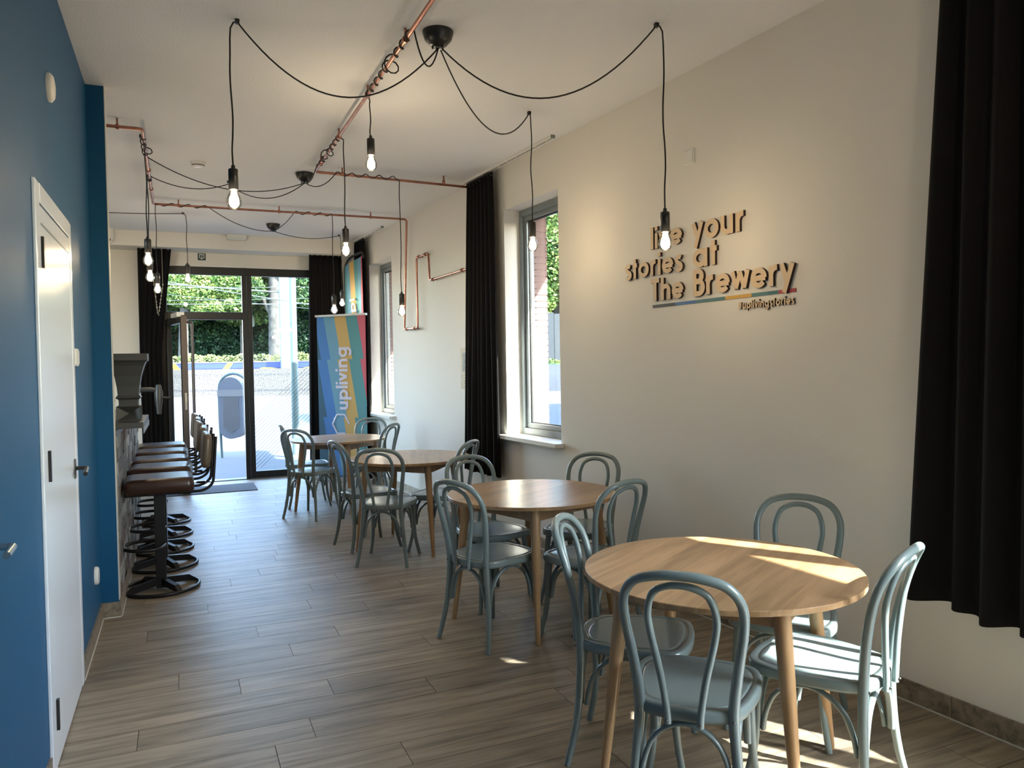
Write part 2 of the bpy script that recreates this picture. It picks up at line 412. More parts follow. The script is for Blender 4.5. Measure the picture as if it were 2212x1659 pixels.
# ------------------------------------------------------------------ shopfront and door in the back wall
w5 = struct(empty('window_4'))
mb = MB()
Yf0, Yf1 = YB+0.02, YB+0.09
mb.box((DX0, Yf0, 2.695), (DX1, Yf1, 2.795)); mb.box((DX0, Yf0, 0), (DX0+0.07, Yf1, 2.695)); mb.box((DX1-0.07, Yf0, 0), (DX1, Yf1, 2.695))
mb.box((0.775, Yf0-0.02, 0), (0.835, Yf1, 2.80)); mb.box((0.84, Yf0, 0), (0.90, Yf1, 2.695))
mb.box((DX0+0.07, Yf0, 2.115), (0.775, Yf1, 2.215)); mb.box((0.90, Yf0, 0.0), (DX1-0.07, Yf1, 0.10))
mb.obj('window_frame', 'door_frame_dark', w5, bevel=0.004)
MB().box((DX0-0.02, YB-0.012, 2.795), (DX1+0.02, YB+0.10, 2.825)).obj('head_trim', 'white_plastic', w5)
MB().box((DX0+0.07, YB+0.05, 2.215), (0.775, YB+0.056, 2.695)).obj('pane', 'pane_glass', w5)
MB().box((0.90, YB+0.05, 0.10), (DX1-0.07, YB+0.056, 2.695)).obj('pane', 'pane_glass', w5)
mb = MB()
for k in range(15):       # thin diagonal lines on the glass
    c = -0.75+k*0.085 if k < 11 else -0.75+k*0.085+0.10
    # line z = x*0.9 + c0
    x0, x1 = 0.90, 1.91
    z0 = 0.08+k*0.052
    pts = []
    xa, xb = x0, x1; za, zb = z0+(xa-0.9)*0.95, z0+(xb-0.9)*0.95
    if za < 0.14: xa = 0.9+(0.14-z0)/0.95; za = 0.14
    if zb > 1.52: xb = 0.9+(1.52-z0)/0.95; zb = 1.52
    if xb > xa: mb.tube([(xa, YB+0.048, za), (xb, YB+0.048, zb)], 0.0026, n=4)
mb.obj('line_decal', 'decal_film', w5)
MB().box((DX0, YB+0.0, -0.01), (DX1, YB+0.16, 0.012)).obj('threshold', 'aluminium_grey', w5)
# open door leaf, hinged on the left jamb and swung into the room
dl = struct(empty('door_3', (DX0+0.075, YB+0.01, 0), radians(-79)))
mb = MB(); frame_ring(mb, 0, 0.96, 0.01, 2.11, 0.085, -0.03, 0.03, plane='x', wb=0.12); mb.obj('door_leaf', 'door_frame_dark', dl, bevel=0.004)
MB().box((0.93, -0.031, 0.02), (0.961, 0.031, 2.10)).obj('edge_profile', 'taupe_metal', dl)
MB().box((0.085, -0.003, 0.13), (0.875, 0.003, 2.025)).obj('pane', 'pane_glass', dl)
MB().tube(filletpath([(0.93, 0.035, 2.03), (0.93, 0.095, 2.03), (0.93, 0.095, 0.25), (0.93, 0.035, 0.25)], 0.07), 0.017, n=10).obj('pull_handle', 'taupe_metal', dl)
MB().box((0.60, -0.075, 2.09), (0.95, 0.01, 2.145)).obj('door_closer', 'white_plastic', dl, bevel=0.005)
MB().box((0.962, -0.012, 1.0), (0.966, 0.012, 1.2)).obj('lock_plate', 'chrome', dl)

# ------------------------------------------------------------------ white door, left wall
d1 = struct(empty('door_1', (XL, 0, 0)))
mb = MB(); mb.box((0, 3.16, 0), (0.012, 3.25, 2.168)); mb.box((0, 4.065, 0), (0.012, 4.128, 2.168)); mb.box((0, 3.25, 2.095), (0.014, 4.065, 2.168))
mb.obj('door_casing', 'white_paint', d1, bevel=0.003)
MB().box((0, 3.255, 0.008), (0.0105, 4.062, 2.088)).obj('door_leaf', 'white_paint', d1)
MB().box((0.0106, 3.275, 2.018), (0.012, 4.05, 2.026)).obj('top_groove', 'aluminium_grey', d1)
for z in (1.86, 1.07, 0.14):
    MB().box((0.006, 3.262, z), (0.020, 3.280, z+0.115)).obj('hinge', 'black_plastic', d1)
h = MB().box((0.006, 3.985, 0.985), (0.016, 4.03, 1.075)).obj('handle_plate', 'black_plastic', d1, bevel=0.004)
MB().tube(filletpath([(0.012, 4.005, 1.032), (0.062, 4.005, 1.032), (0.066, 3.885, 1.018)], 0.014), 0.0095, n=12).obj('lever', 'black_plastic', h)
d2 = struct(empty('door_2', (XL, 0, 0)))
MB().box((0, 1.55, 0.008), (0.006, 2.45, 2.088)).obj('door_leaf', 'blue_paint', d2)
h = MB().box((0.006, 2.29, 0.985), (0.014, 2.34, 1.08)).obj('handle_plate', 'chrome', d2, bevel=0.004)
MB().tube(filletpath([(0.012, 2.315, 1.03), (0.060, 2.315, 1.03), (0.064, 2.20, 1.03)], 0.014), 0.0095, n=12).obj('lever', 'chrome', h)

# small wall fittings
def plate(name, label, cat, M, w, h_, keys=1, d=0.009, round_=False):
    e = empty(name, matrix=M)
    if round_: MB().lathe([(w/2, 0), (w/2, d*0.6), (w/2-0.008, d)], 24, ax='X').obj('plate', 'white_plastic', e)
    else: MB().box((0, -w/2, -h_/2), (d, w/2, h_/2)).obj('plate', 'white_plastic', e, bevel=0.003)
    for k in range(keys):
        kw = (w-0.016)/keys
        MB().box((d, -w/2+0.008+k*kw+0.001, -h_/2+0.010), (d+0.004, -w/2+0.008+(k+1)*kw-0.001, h_/2-0.010)).obj('rocker', 'white_plastic', e, bevel=0.0015)
    return tag(e, label, cat)
T = Matrix.Translation
plate('light_switch', 'white double light switch on the blue wall beside the white door', 'light switch', T((XL, 4.24, 1.545)), 0.155, 0.085, 2)
e = empty('wall_socket', matrix=T((XL, 4.83, 0.33)))
MB().lathe([(0.05, 0), (0.05, 0.014), (0.042, 0.02)], 24, ax='X').obj('cover', 'white_plastic', e)
tag(e, 'round white socket cover low on the blue wall above the skirting', 'socket')
e = empty('motion_sensor', matrix=T((XL, 3.64, 2.64)))
MB().lathe([(0.058, 0), (0.058, 0.012), (0.045, 0.022), (0.02, 0.026)], 24, ax='X').obj('cover', 'white_plastic', e)
tag(e, 'round white cover high on the blue wall above the white door', 'wall cover')
RM = lambda s, z: RWM @ T((0, s, z)) @ Matrix.Rotation(pi, 4, 'Z')
plate('light_switch', 'white blank switch plate high on the right wall above the wooden lettering', 'light switch', RM(3.46, 2.66), 0.085, 0.085, 1)
plate('light_switch', 'small white plate on the wall between far window and copper pipe', 'light switch', RM(8.46, 2.65), 0.07, 0.085, 1)
e = empty('security_camera', (-0.74, 10.2, 3.07))
MB().lathe([(0.035, -0.085), (0.062, -0.05), (0.068, -0.01), (0.068, 0.0), (0.06, 0.085)], 20).obj('housing', 'white_plastic', e)
MB().lathe([(0.014, -0.088), (0.014, -0.060)], 12, c=(0.02, -0.05, 0.02)).obj('lens', 'black_plastic', e)
MB().lathe([(0.014, -0.088), (0.014, -0.060)], 12, c=(-0.03, -0.05, 0.025)).obj('lens', 'black_plastic', e)
tag(e, 'small white dome security camera high beside the blue wall edge', 'camera')
e = empty('smoke_detector', (0.18, 6.72, CEIL-0.042))
MB().lathe([(0.03, 0.0), (0.042, 0.012), (0.05, 0.016), (0.058, 0.03), (0.06, 0.042)], 24).obj('body', 'white_plastic', e)
MB().lathe([(0.043, 0.012), (0.051, 0.0165)], 24).obj('vent_ring', 'black_plastic', e)
tag(e, 'round white smoke detector on the ceiling left of the long bulb cord', 'smoke detector')
e = empty('exit_sign', (0.297, YB-0.001, 2.92))
MB().box((-0.047, -0.006, -0.043), (0.047, 0, 0.043)).obj('panel', 'exit_green', e)
mb = MB()
for a, b in [((-0.028, 0.022), (0.028, 0.034)), ((-0.032, -0.012), (-0.022, 0.030)), ((0.022, -0.012), (0.032, 0.030)), ((-0.028, -0.02), (-0.010, -0.010)), ((0.010, -0.02), (0.028, -0.010)), ((-0.0035, -0.024), (0.0035, 0.016))]:
    mb.box((a[0], -0.008, a[1]), (b[0], -0.0061, b[1]))
mb.add([(-0.014, -0.0078, -0.018), (0.014, -0.0078, -0.018), (0, -0.0078, -0.036), (-0.014, -0.0062, -0.018), (0.014, -0.0062, -0.018), (0, -0.0062, -0.036)], [(0, 1, 2), (3, 5, 4), (0, 3, 4, 1), (1, 4, 5, 2), (2, 5, 3, 0)])
mb.obj('symbol', 'exit_white', e)
tag(e, 'small dark green exit sign with white downward arrow above the glass door', 'sign')
e = empty('emergency_light', (0.70, 10.20, 3.115))
MB().box((-0.115, -0.03, -0.025), (0.115, 0.03, 0.04)).obj('housing', 'white_plastic', e, bevel=0.006)
MB().box((-0.10, -0.034, -0.028), (0.10, -0.029, 0.005)).obj('diffuser', 'exit_white', e)
tag(e, 'slim white emergency light box under the ceiling before the glass door', 'light')
e = empty('wall_poster', matrix=RWM @ T((0, 6.65, 1.44)))
MB().box((-0.003, -0.145, -0.20), (-0.001, 0.145, 0.20)).obj('sheet', 'paper', e)
MB().box((-0.0040, -0.10, -0.03), (-0.0031, 0.10, 0.15)).obj('print', 'paper_print', e)
mb = MB()
for k in range(6): mb.box((-0.0040, -0.09, -0.165+k*0.019), (-0.0031, 0.03+0.05*((k*7) % 3)/2, -0.159+k*0.019))
mb.obj('print', 'paper_print', e)
tag(e, 'small cream poster sheet taped to the wall left of the black curtain', 'poster')
tag(MB().box((0.0, 0.0, 0.0), (1.05, 0.62, 0.008)).obj('door_mat', 'doormat', matrix=T((-0.22, 9.67, 0.0))), 'dark grey doormat on the wood floor inside the glass door', 'doormat')

# ------------------------------------------------------------------ curtains
def curtain(name, label, M, wt, wb, zt, zb, folds, depth, sag=None, seed=0, shift=0, hem=0.0, prof=None):
    rnd = random.Random(seed); nu = folds*10; nv = 26; vs = []; fs = []
    ph = [rnd.uniform(-0.4, 0.4) for _ in range(folds+1)]; am = [rnd.uniform(0.7, 1.25) for _ in range(folds+1)]
    hm = [rnd.uniform(-1, 1) for _ in range(folds+1)]
    for side in (0, 1):
        for j in range(nv+1):
            t = j/nv; wdt = wt+(wb-wt)*(t**0.8)
            cx = shift*t
            if prof: wdt, cx = prof(t)
            for i in range(nu+1):
                u = i/nu; k = min(folds-1, int(u*folds)); q = u*folds-k
                a_ = am[k]*(1-q)+am[k+1]*q; p_ = ph[k]*(1-q)+ph[k+1]*q; h_ = hm[k]*(1-q)+hm[k+1]*q
                y = (u-0.5)*wdt+cx; n = depth*a_*sin(2*pi*(u*folds)+p_*3*t)*(0.55+0.45*t)+0.35*depth*sin(u*17+seed+t*2)*t
                z = zt+(zb-zt)*t+(hem*h_ if j == nv else 0)+(0.008*math.cos(2*pi*u*folds) if j == 0 else 0)
                vs.append((n+(0.004 if side else 0), y, z))
    N = (nu+1)*(nv+1)
    for side in (0, 1):
        for j in range(nv):
            for i in range(nu):
                a = side*N+j*(nu+1)+i; f = (a, a+1, a+nu+2, a+nu+1); fs.append(f if side else f[::-1])
    for j in range(nv):
        for i in (0, nu):
            a = j*(nu+1)+i; fs.append((a, a+nu+1, a+nu+1+N, a+N))
    for i in range(nu):
        for j in (0, nv):
            a = j*(nu+1)+i; fs.append((a, a+1, a+1+N, a+N))
    e = empty(name, matrix=M)
    mb = MB(); mb.add(vs, fs, 0, True); mb.obj('cloth', 'curtain_cloth', e)
    mb = MB(); mb.box((-0.012, -wt/2, zt), (0.012, wt/2, zt+0.02)); mb.obj('heading_tape', 'curtain_cloth', e)
    return tag(e, label, 'curtain')
n0 = -0.085
curtain('curtain', 'black curtain hanging beside the near tall window with its lit white reveal', RWM @ T((n0, 6.13, 0)), 0.50, 0.74, 3.10, 0.50, 7, 0.032, seed=3, shift=0.05, hem=0.008)
curtain('curtain', 'large black curtain filling the right edge of the picture', RWM @ T((n0, 1.57, 0)), 0.62, 0.78, 3.10, 0.475, 6, 0.045, seed=5, shift=0.05, hem=0.02)
curtain('curtain', 'narrow black curtain in the far right corner behind the feather banner', RWM @ T((n0, 9.82, 0)), 0.38, 0.62, 3.10, 0.03, 6, 0.035, seed=8, hem=0.015)
curtain('curtain', 'black curtain left of the open glass door, bulbs hanging before it', T((-0.25, 10.43, 0)) @ Matrix.Rotation(pi/2, 4, 'Z') , 0.38, 0.24, 2.97, 0.04, 5, 0.03, seed=11,
        prof=lambda t: (0.38-0.13*min(1, t*2.4), -0.0+0.07*min(1, t*2.4)))
curtain('curtain', 'black curtain right of the glass front behind the striped roll-up banner', T((1.83, 10.43, 0)) @ Matrix.Rotation(pi/2, 4, 'Z'), 0.42, 0.58, 2.97, 0.04, 6, 0.032, seed=14, shift=-0.03)
def track(name, label, M, L):
    e = empty(name, matrix=M)
    MB().box((-0.016, 0, -0.022), (0.016, L, 0)).obj('rail', 'white_plastic', e, bevel=0.002)
    MB().box((-0.004, 0.005, -0.0225), (0.004, L-0.005, -0.020)).obj('slot', 'grout', e)
    MB().box((-0.018, -0.006, -0.024), (0.018, 0.0, 0)).obj('end_cap', 'aluminium_grey', e)
    n = int(L/0.16)
    for k in range(n): MB().box((-0.005, 0.08+k*0.16, -0.034), (0.005, 0.09+k*0.16, -0.0225)).obj('glider', 'white_plastic', e)
    return tag(e, label, 'curtain rail')
track('curtain_rail', 'white ceiling curtain rail above the near tall window', RWM @ T((n0, 4.86, CEIL)), 1.62)
track('curtain_rail', 'short white ceiling curtain rail above the far window', RWM @ T((n0, 8.86, CEIL)), 1.2)
track('curtain_rail', 'white ceiling rail carrying the curtain at the right picture edge', RWM @ T((n0, -0.1, CEIL)), 2.1)

# ------------------------------------------------------------------ copper pipe run
ZP = 3.10
def pipe(path, r=0.011): return MB().tube(filletpath(path, 0.035), r, n=10)
e = empty('copper_pipe_run', (0, 0, 0))
wp = lambda s, z: RW(-0.045, s, z)
path1 = [(-1.6, 5.70, ZP), (-0.19, 5.74, ZP), (-0.197, 8.28, ZP), wp(8.27, ZP)*1.0, wp(8.255, 1.885), wp(7.83, 1.885), wp(7.83, 2.645), wp(7.48, 2.645), wp(7.455, 2.36), wp(6.415, 2.37), wp(6.40, ZP)]
path1[3] = Vector((path1[3].x, 8.27, ZP)); path1[4] = RW(-0.045, 8.255+0.0, 1.885)
path1.append((1.072, 6.50, ZP)); path1.append((1.072, 1.2, ZP))
pipe(path1).obj('pipe', 'copper', e)
def clip(p, wall=False):
    c = empty('pipe_clip', p) if False else None
    mb = MB(); mb.lathe([(0.017, -0.010), (0.017, 0.010)], 12, ax='X')
    return mb
cy = MB().lathe([(0.018, -0.010), (0.018, 0.010)], 12, ax='X').box((-0.006, -0.006, 0), (0.006, 0.006, 0.054)).mesh('pipe_clip', 'copper')
def put(me, name, parent, loc, rz=0, ry=0):
    o = bpy.data.objects.new(name, me); COL.objects.link(o); o.parent = parent; o.location = loc; o.rotation_euler = (0, ry, rz); return o
for p, rz in [((-0.34, 5.737, ZP), 0), ((-0.19, 6.9, ZP), pi/2), ((-0.193, 7.6, ZP), pi/2), ((0.03, 8.28, ZP), 0), ((0.99, 8.275, ZP), 0), ((1.95, 8.27, ZP), 0),
              ((1.30, 6.50, ZP), 0), ((2.19, 6.48, ZP), 0), ((1.072, 4.55, ZP), pi/2), ((1.072, 5.45, ZP), pi/2), ((1.072, 6.2, ZP), pi/2), ((1.072, 3.72, ZP), pi/2), ((1.072, 2.9, ZP), pi/2)]:
    put(cy, 'pipe_clip', e, p, rz)
cw = MB().lathe([(0.018, -0.007), (0.018, 0.007)], 12, ax='X').box((-0.005, -0.028, -0.005), (0.005, 0.028, 0.005)).box((-0.005, -0.006, -0.006), (0.005, 0.045, 0.006)).mesh('pipe_clip', 'copper')
for s_, z_ in [(8.17, 1.885), (7.91, 1.885), (7.75, 2.645), (7.56, 2.645), (7.36, 2.36), (6.62, 2.37)]:
    o = bpy.data.objects.new('pipe_clip', cw); COL.objects.link(o); o.parent = e
    o.matrix_local = T(RW(-0.045, s_, z_)) @ Matrix.Rotation(-A, 4, 'Z') @ Matrix.Rotation(pi/2, 4, 'Z') @ Matrix.Scale(-1, 4, (0, 1, 0))
tag(e, 'long copper pipe run angled along the ceiling and down the right wall', 'pipe')

# ------------------------------------------------------------------ pendant lamps
def helix(p0, p1, turns, r=0.017, loop=()):
    p0, p1 = Vector(p0), Vector(p1); d = (p1-p0); L = d.length; d.normalize()
    x = Vector((0, 0, 1)); y = d.cross(x).normalized(); n = int(turns*12); o = []
    for i in range(n+1):
        t = i/n; rr = r
        for c in loop:
            g = math.exp(-((t-c)/0.055)**2); rr += 0.036*g
        a = 2*pi*turns*t+0.6; o.append(p0+d*(L*t)+x*(rr*sin(a))*0.9-x*(rr-r)*0.4+y*(rr*cos(a)))
    return o
def swag(a, b, sag, n=26, skew=0):
    a, b = Vector(a), Vector(b)
    return [a.lerp(b, i/n)-Vector((0, 0, sag*4*(i/n)*(1-i/n)*(1+skew*(i/n-0.5)))) for i in range(n+1)]
socket_me = bulb_me = fil_me = cap_me = None
def lamp(label, top, zb, cord_extra, hook=False, group=None, wob=0.004, holder='black_plastic', dim=1.0):
    """top: point the cord drops from; zb: z of bulb bottom; cord_extra: points that lead to the drop"""
    global socket_me, bulb_me, fil_me, cap_me
    x, y = top[0], top[1]
    e = empty('pendant_lamp', (x, y, zb))
    if socket_me is None:
        socket_me = MB().lathe([(0.009, 0.212), (0.010, 0.197), (0.021, 0.194), (0.0235, 0.188), (0.0235, 0.096), (0.020, 0.094)], 20).mesh('socket', 'black_plastic')
        bp = [(0.002, 0.0), (0.013, 0.002), (0.024, 0.008), (0.032, 0.019), (0.0355, 0.034), (0.0335, 0.050), (0.028, 0.065), (0.022, 0.078), (0.019, 0.090), (0.018, 0.098)]
        bulb_me = MB().lathe(bp, 24).mesh('bulb', 'bulb_glass')
        mb = MB()
        for k in range(4):
            a = k*pi/2+0.4; mb.tube([(0.015*cos(a), 0.015*sin(a), 0.020), (0.008*cos(a), 0.008*sin(a), 0.062)], 0.0034, n=6)
        fil_me = mb.mesh('filament', 'filament')
        cap_me = MB().lathe([(0.004, 0.02), (0.004, 0.085), (0.013, 0.10)], 12).mesh('stem', 'exit_white')
    drop = [Vector((x+wob*sin(i*1.1+x*9)*(1 if 0 < i < 8 else 0), y+wob*cos(i*1.7)*(1 if 0 < i < 8 else 0), top[2]+(zb+0.205-top[2])*i/8)) for i in range(9)]
    pts = [Vector(p) for p in cord_extra] + cr(drop, 3)
    pts = [p-Vector((x, y, zb)) for p in pts]
    MB().tube(pts, 0.0041, n=6).obj('cord', 'cord_black', e)
    for me, nm in ((socket_me, 'socket'), (bulb_me, 'bulb')): put(me, nm, e, (0, 0, 0))
    b = e.children[-1]; put(fil_me, 'filament', b, (0, 0, 0)); put(cap_me, 'stem', b, (0, 0, 0))
    if hook: MB().box((-0.010, -0.010, 0), (0.010, 0.010, 0.020)).obj('ceiling_hook', 'black_plastic', e, loc=(hook[0]-x, hook[1]-y, CEIL-0.020-zb))
    l = bpy.data.lights.new('bulb_light', 'POINT'); l.energy = BULB_W*dim; l.color = (1.0, 0.82, 0.60); l.shadow_soft_size = 0.03
    lo = bpy.data.objects.new('bulb_light', l); COL.objects.link(lo); lo.parent = e; lo.location = (0, 0, 0.045)
    tag(e, label, 'pendant lamp', 'filament bulb pendants on black cords')
    return e
def rose(label, p, r=0.08):
    e = empty('ceiling_rose', p)
    MB().lathe([(0.010, -0.078), (r*0.55, -0.068), (r*0.86, -0.042), (r, -0.010), (r, 0.0)], 32).obj('cup', 'black_plastic', e)
    for k in range(5):
        a = k*1.256+0.3; MB().lathe([(0.005, -0.086), (0.005, -0.065)], 8, c=(0.028*cos(a), 0.028*sin(a), 0)).obj('cord_grip', 'black_plastic', e)
    return tag(e, label, 'ceiling rose')
C1 = Vector((1.235, 3.70, CEIL)); C2 = Vector((1.035, 6.80, CEIL)); C3 = Vector((1.044, 9.32, CEIL))
rose('large black dome ceiling rose nearest the camera beside the copper pipe', C1, 0.078)
rose('black ceiling rose where the two copper pipes meet', C2, 0.078)
rose('black ceiling rose before the far bulkhead, beyond both pipes', C3, 0.078)
b1, b2, b3 = C1-Vector((0, 0, 0.082)), C2-Vector((0, 0, 0.082)), C3-Vector((0, 0, 0.082))
def hk(x, y, dx, dy):      # cord bending over a ceiling hook into its drop
    return [(x, y, CEIL-0.012), (x+dx*0.5, y+dy*0.5, CEIL-0.014), (x+dx*0.9, y+dy*0.9, CEIL-0.04)]
lamp('glowing bulb on the long cord at the left, nearest the blue wall', (0.262, 3.935, CEIL-0.09), 2.247, swag(b1, (0.296, 3.921, CEIL-0.012), 0.30, skew=0.0)+hk(0.296, 3.921, -0.034, 0.014), hook=(0.296, 3.921))
lamp('glowing bulb hanging in front of the wooden wall lettering', (2.243, 3.205, CEIL-0.09), 2.030, swag(b1+Vector((0.02, 0, 0)), (2.211, 3.214, CEIL-0.012), 0.30)+hk(2.211, 3.214, 0.032, -0.009), hook=(2.211, 3.214))
lamp('glowing bulb hanging before the near tall window', (2.186, 4.640, CEIL-0.09), 2.228, swag(b1+Vector((0.02, 0.02, 0)), (2.177, 4.644, CEIL-0.012), 0.26)+hk(2.177, 4.644, 0.009, -0.004), hook=(2.177, 4.644))
hx = helix((1.072, 3.62, ZP), (1.072, 4.60, ZP), 9, loop=(0.42,))
lamp('short-cord glowing bulb hung high under the long copper pipe', (1.095, 4.60, ZP-0.02), 2.660, swag(b1, hx[0], 0.13, 12)+hx, wob=0.003)
hx = helix((1.072, 6.30, ZP), (1.072, 5.47, ZP), 7, loop=(0.45,))
lamp('glowing bulb low under the long copper pipe, before the far right corner', (1.105, 5.46, ZP-0.015), 2.262, swag(b2, hx[0], 0.05, 8)+hx, wob=0.003)
hx = helix((1.25, 6.50, ZP), (1.775, 6.49, ZP), 4.5)
lamp('glowing bulb hanging in front of the copper loop on the wall', (1.785, 6.475, ZP-0.02), 1.907, swag(b2, hx[0], 0.07, 8)+hx)
lamp('small bulb before the upper left pane over the open door', (0.105, 8.93, CEIL-0.08), 2.405, swag((-2.4, 8.6, CEIL-0.02), (0.074, 8.93, CEIL-0.012), 0.06)+hk(0.074, 8.93, 0.031, 0), hook=(0.074, 8.93))
lamp('unseen bulb added out of view to brighten the wall by the right curtain', (2.20, 1.15, CEIL-0.09), 2.20, swag((1.15, 0.9, CEIL-0.08), (2.17, 1.15, CEIL-0.012), 0.2)+hk(2.17, 1.15, 0.03, 0), hook=(2.17, 1.15))  # extra lamp outside the view, added to brighten the right wall
lamp('unseen fill bulb added behind the camera in the middle of the room', (1.25, -0.9, CEIL-0.09), 2.25, swag((1.15, 0.9, CEIL-0.08), (1.22, -0.9, CEIL-0.012), 0.2)+hk(1.22, -0.9, 0.03, 0), hook=(1.22, -0.9))  # second added lamp, fills the front of the room with light
rose('unseen black ceiling rose added behind the camera for the fill bulbs', (1.15, 0.9, CEIL), 0.08)  # added along with the two fill lamps, never in view
hx = helix((1.15, 8.28, ZP), (1.525, 8.275, ZP), 3)
lamp('lower of the two bulbs before the black curtain above the roll-up banner', (1.535, 8.27, ZP-0.02), 2.045, swag(b3, hx[0], 0.03, 10)+hx)
lamp('upper right of the two bulbs before the black curtain above the banner', (1.925, 9.82, CEIL-0.08), 2.245, swag(b3, (1.901, 9.815, CEIL-0.012), 0.06)+hk(1.901, 9.815, 0.024, 0), hook=(1.901, 9.815))
hx = helix((-0.197, 6.45, ZP), (-0.197, 5.90, ZP), 4, loop=(0.35,))
lamp('topmost bulb of three before the black curtain left of the door', (-0.190, 6.17, ZP-0.015), 2.235, swag(b2, hx[0], 0.16)+hx+[Vector((-0.18, 6.1, ZP-0.02))])
hx = helix((-0.197, 7.15, ZP), (-0.197, 7.25, ZP), 2)
lamp('middle bulb of three before the black curtain left of the door', (-0.205, 7.0, ZP-0.015), 2.205, swag(b2, (0.44, 7.30, CEIL-0.03), 0.13, 14)+swag((0.44, 7.30, CEIL-0.03), hx[0], 0.07, 14)+hx+[Vector((-0.2, 7.1, ZP-0.02))], hook=(0.44, 7.30))
hx = helix((0.30, 8.28, ZP), (-0.15, 8.28, ZP), 3)
lamp('lowest bulb of three before the black curtain left of the door', (-0.178, 8.24, ZP-0.02), 2.222, swag(b3, hx[0], 0.07, 14)+hx)

# ------------------------------------------------------------------ dining chairs
def make_chair():
    e = empty('dining_chair')
    half = [(0.188, -0.23, 0), (0.168, -0.20, 0.14), (0.150, -0.187, 0.28), (0.138, -0.185, 0.445), (0.152, -0.197, 0.58), (0.171, -0.222, 0.71), (0.168, -0.248, 0.79), (0.132, -0.277, 0.845), (0.07, -0.293, 0.868)]
    P = [(-x, y, z) for x, y, z in half]+[(0, -0.298, 0.874)]+[(x, y, z) for x, y, z in half[::-1]]
    path = cr(P, 5); R = []
    for p in path:
        z = p.z; R.append(0.0125+0.0045*min(1, z/0.45) if z < 0.45 else 0.017-0.0025*min(1, (z-0.45)/0.25))
    MB().tube(path, R, n=12).obj('back_frame', 'chair_paint', e)
    ih = [(0.047, -0.225, 0.415), (0.050, -0.226, 0.46), (0.066, -0.228, 0.56), (0.092, -0.236, 0.68), (0.098, -0.250, 0.75), (0.080, -0.268, 0.81), (0.043, -0.281, 0.836)]
    P = [(-x, y, z) for x, y, z in ih]+[(0, -0.284, 0.843)]+[(x, y, z) for x, y, z in ih[::-1]]
    MB().tube(cr(P, 4), 0.0112, n=10).obj('inner_hoop', 'chair_paint', e)
    out = cr([(-0.135, -0.185), (-0.172, -0.12), (-0.197, 0.0), (-0.203, 0.09), (-0.178, 0.175), (-0.10, 0.205), (0, 0.213), (0.10, 0.205), (0.178, 0.175), (0.203, 0.09), (0.197, 0), (0.172, -0.12), (0.135, -0.185), (0.05, -0.212), (-0.05, -0.212)][0:0] or
             [(-0.135, -0.185, 0), (-0.172, -0.12, 0), (-0.197, 0.0, 0), (-0.203, 0.09, 0), (-0.178, 0.175, 0), (-0.10, 0.205, 0), (0, 0.213, 0), (0.10, 0.205, 0), (0.178, 0.175, 0), (0.203, 0.09, 0), (0.197, 0, 0), (0.172, -0.12, 0), (0.135, -0.185, 0), (0.05, -0.212, 0), (-0.05, -0.212, 0)], 3, closed=True)
    def ring(k, z): return [(p.x*k, (p.y-0.0)*k+0.0*(1-k), z) for p in out]
    MB().rings([ring(0.96, 0.418), ring(0.995, 0.421), ring(1.0, 0.430), ring(1.0, 0.446), ring(0.99, 0.4530), ring(0.975, 0.4562), ring(0.955, 0.4570), ring(0.868, 0.4570), ring(0.864, 0.4548), ring(0.855, 0.4548), ring(0.850, 0.4568), ring(0.80, 0.4562), ring(0.5, 0.4525), ring(0.2, 0.4505)], smooth=True).obj('seat', 'chair_paint', e)
    for s in (-1, 1):
        lg = cr([(s*0.150, 0.150, 0.430), (s*0.158, 0.155, 0.34), (s*0.163, 0.160, 0.22), (s*0.172, 0.170, 0.12), (s*0.195, 0.195, 0.0)], 4)
        MB().tube(lg, [0.018-0.006*i/(len(lg)-1) for i in range(len(lg))], n=10).obj('leg', 'chair_paint', e)
    def brace(a, b, inn):
        a, b = Vector(a), Vector(b); m = (a+b)/2; i = Vector(inn)
        pts = [a+Vector((0, 0, 0.215)), a.lerp(b, 0.03)+Vector((0, 0, 0.27)), a.lerp(b, 0.12)+Vector((0, 0, 0.34)), a.lerp(b, 0.28)+Vector((0, 0, 0.385)), m+Vector((0, 0, 0.404)),
               a.lerp(b, 0.72)+Vector((0, 0, 0.385)), a.lerp(b, 0.88)+Vector((0, 0, 0.34)), a.lerp(b, 0.97)+Vector((0, 0, 0.27)), b+Vector((0, 0, 0.215))]
        nrm = (b-a).cross(Vector((0, 0, 1))).normalized()
        MB().tube(cr(pts, 3), [(0.0125, 0.0085)]*25, n=8, flat=nrm).obj('brace', 'chair_paint', e)
    rb, fb = (0.135, -0.187, 0), (0.147, 0.158, 0)
    brace((-rb[0], rb[1], 0), (rb[0], rb[1], 0), (0, 1, 0)); brace((-fb[0], fb[1], 0), (fb[0], fb[1], 0), (0, 1, 0))
    for s in (-1, 1): brace((s*(rb[0]+0.004), rb[1]+0.022, 0), (s*(fb[0]+0.004), fb[1]-0.018, 0), (1, 0, 0))
    sc = MB().lathe([(0.0045, 0), (0.0045, 0.003), (0.002, 0.005)], 8, ax='Y')
    me = sc.mesh('screw', 'grey_steel')
    for s in (-1, 1):
        put(me, 'screw', e, (s*0.1385, -0.2015, 0.432), pi); put(me, 'screw', e, (s*0.048, -0.2375, 0.428), pi)
    return e
proto = make_chair()
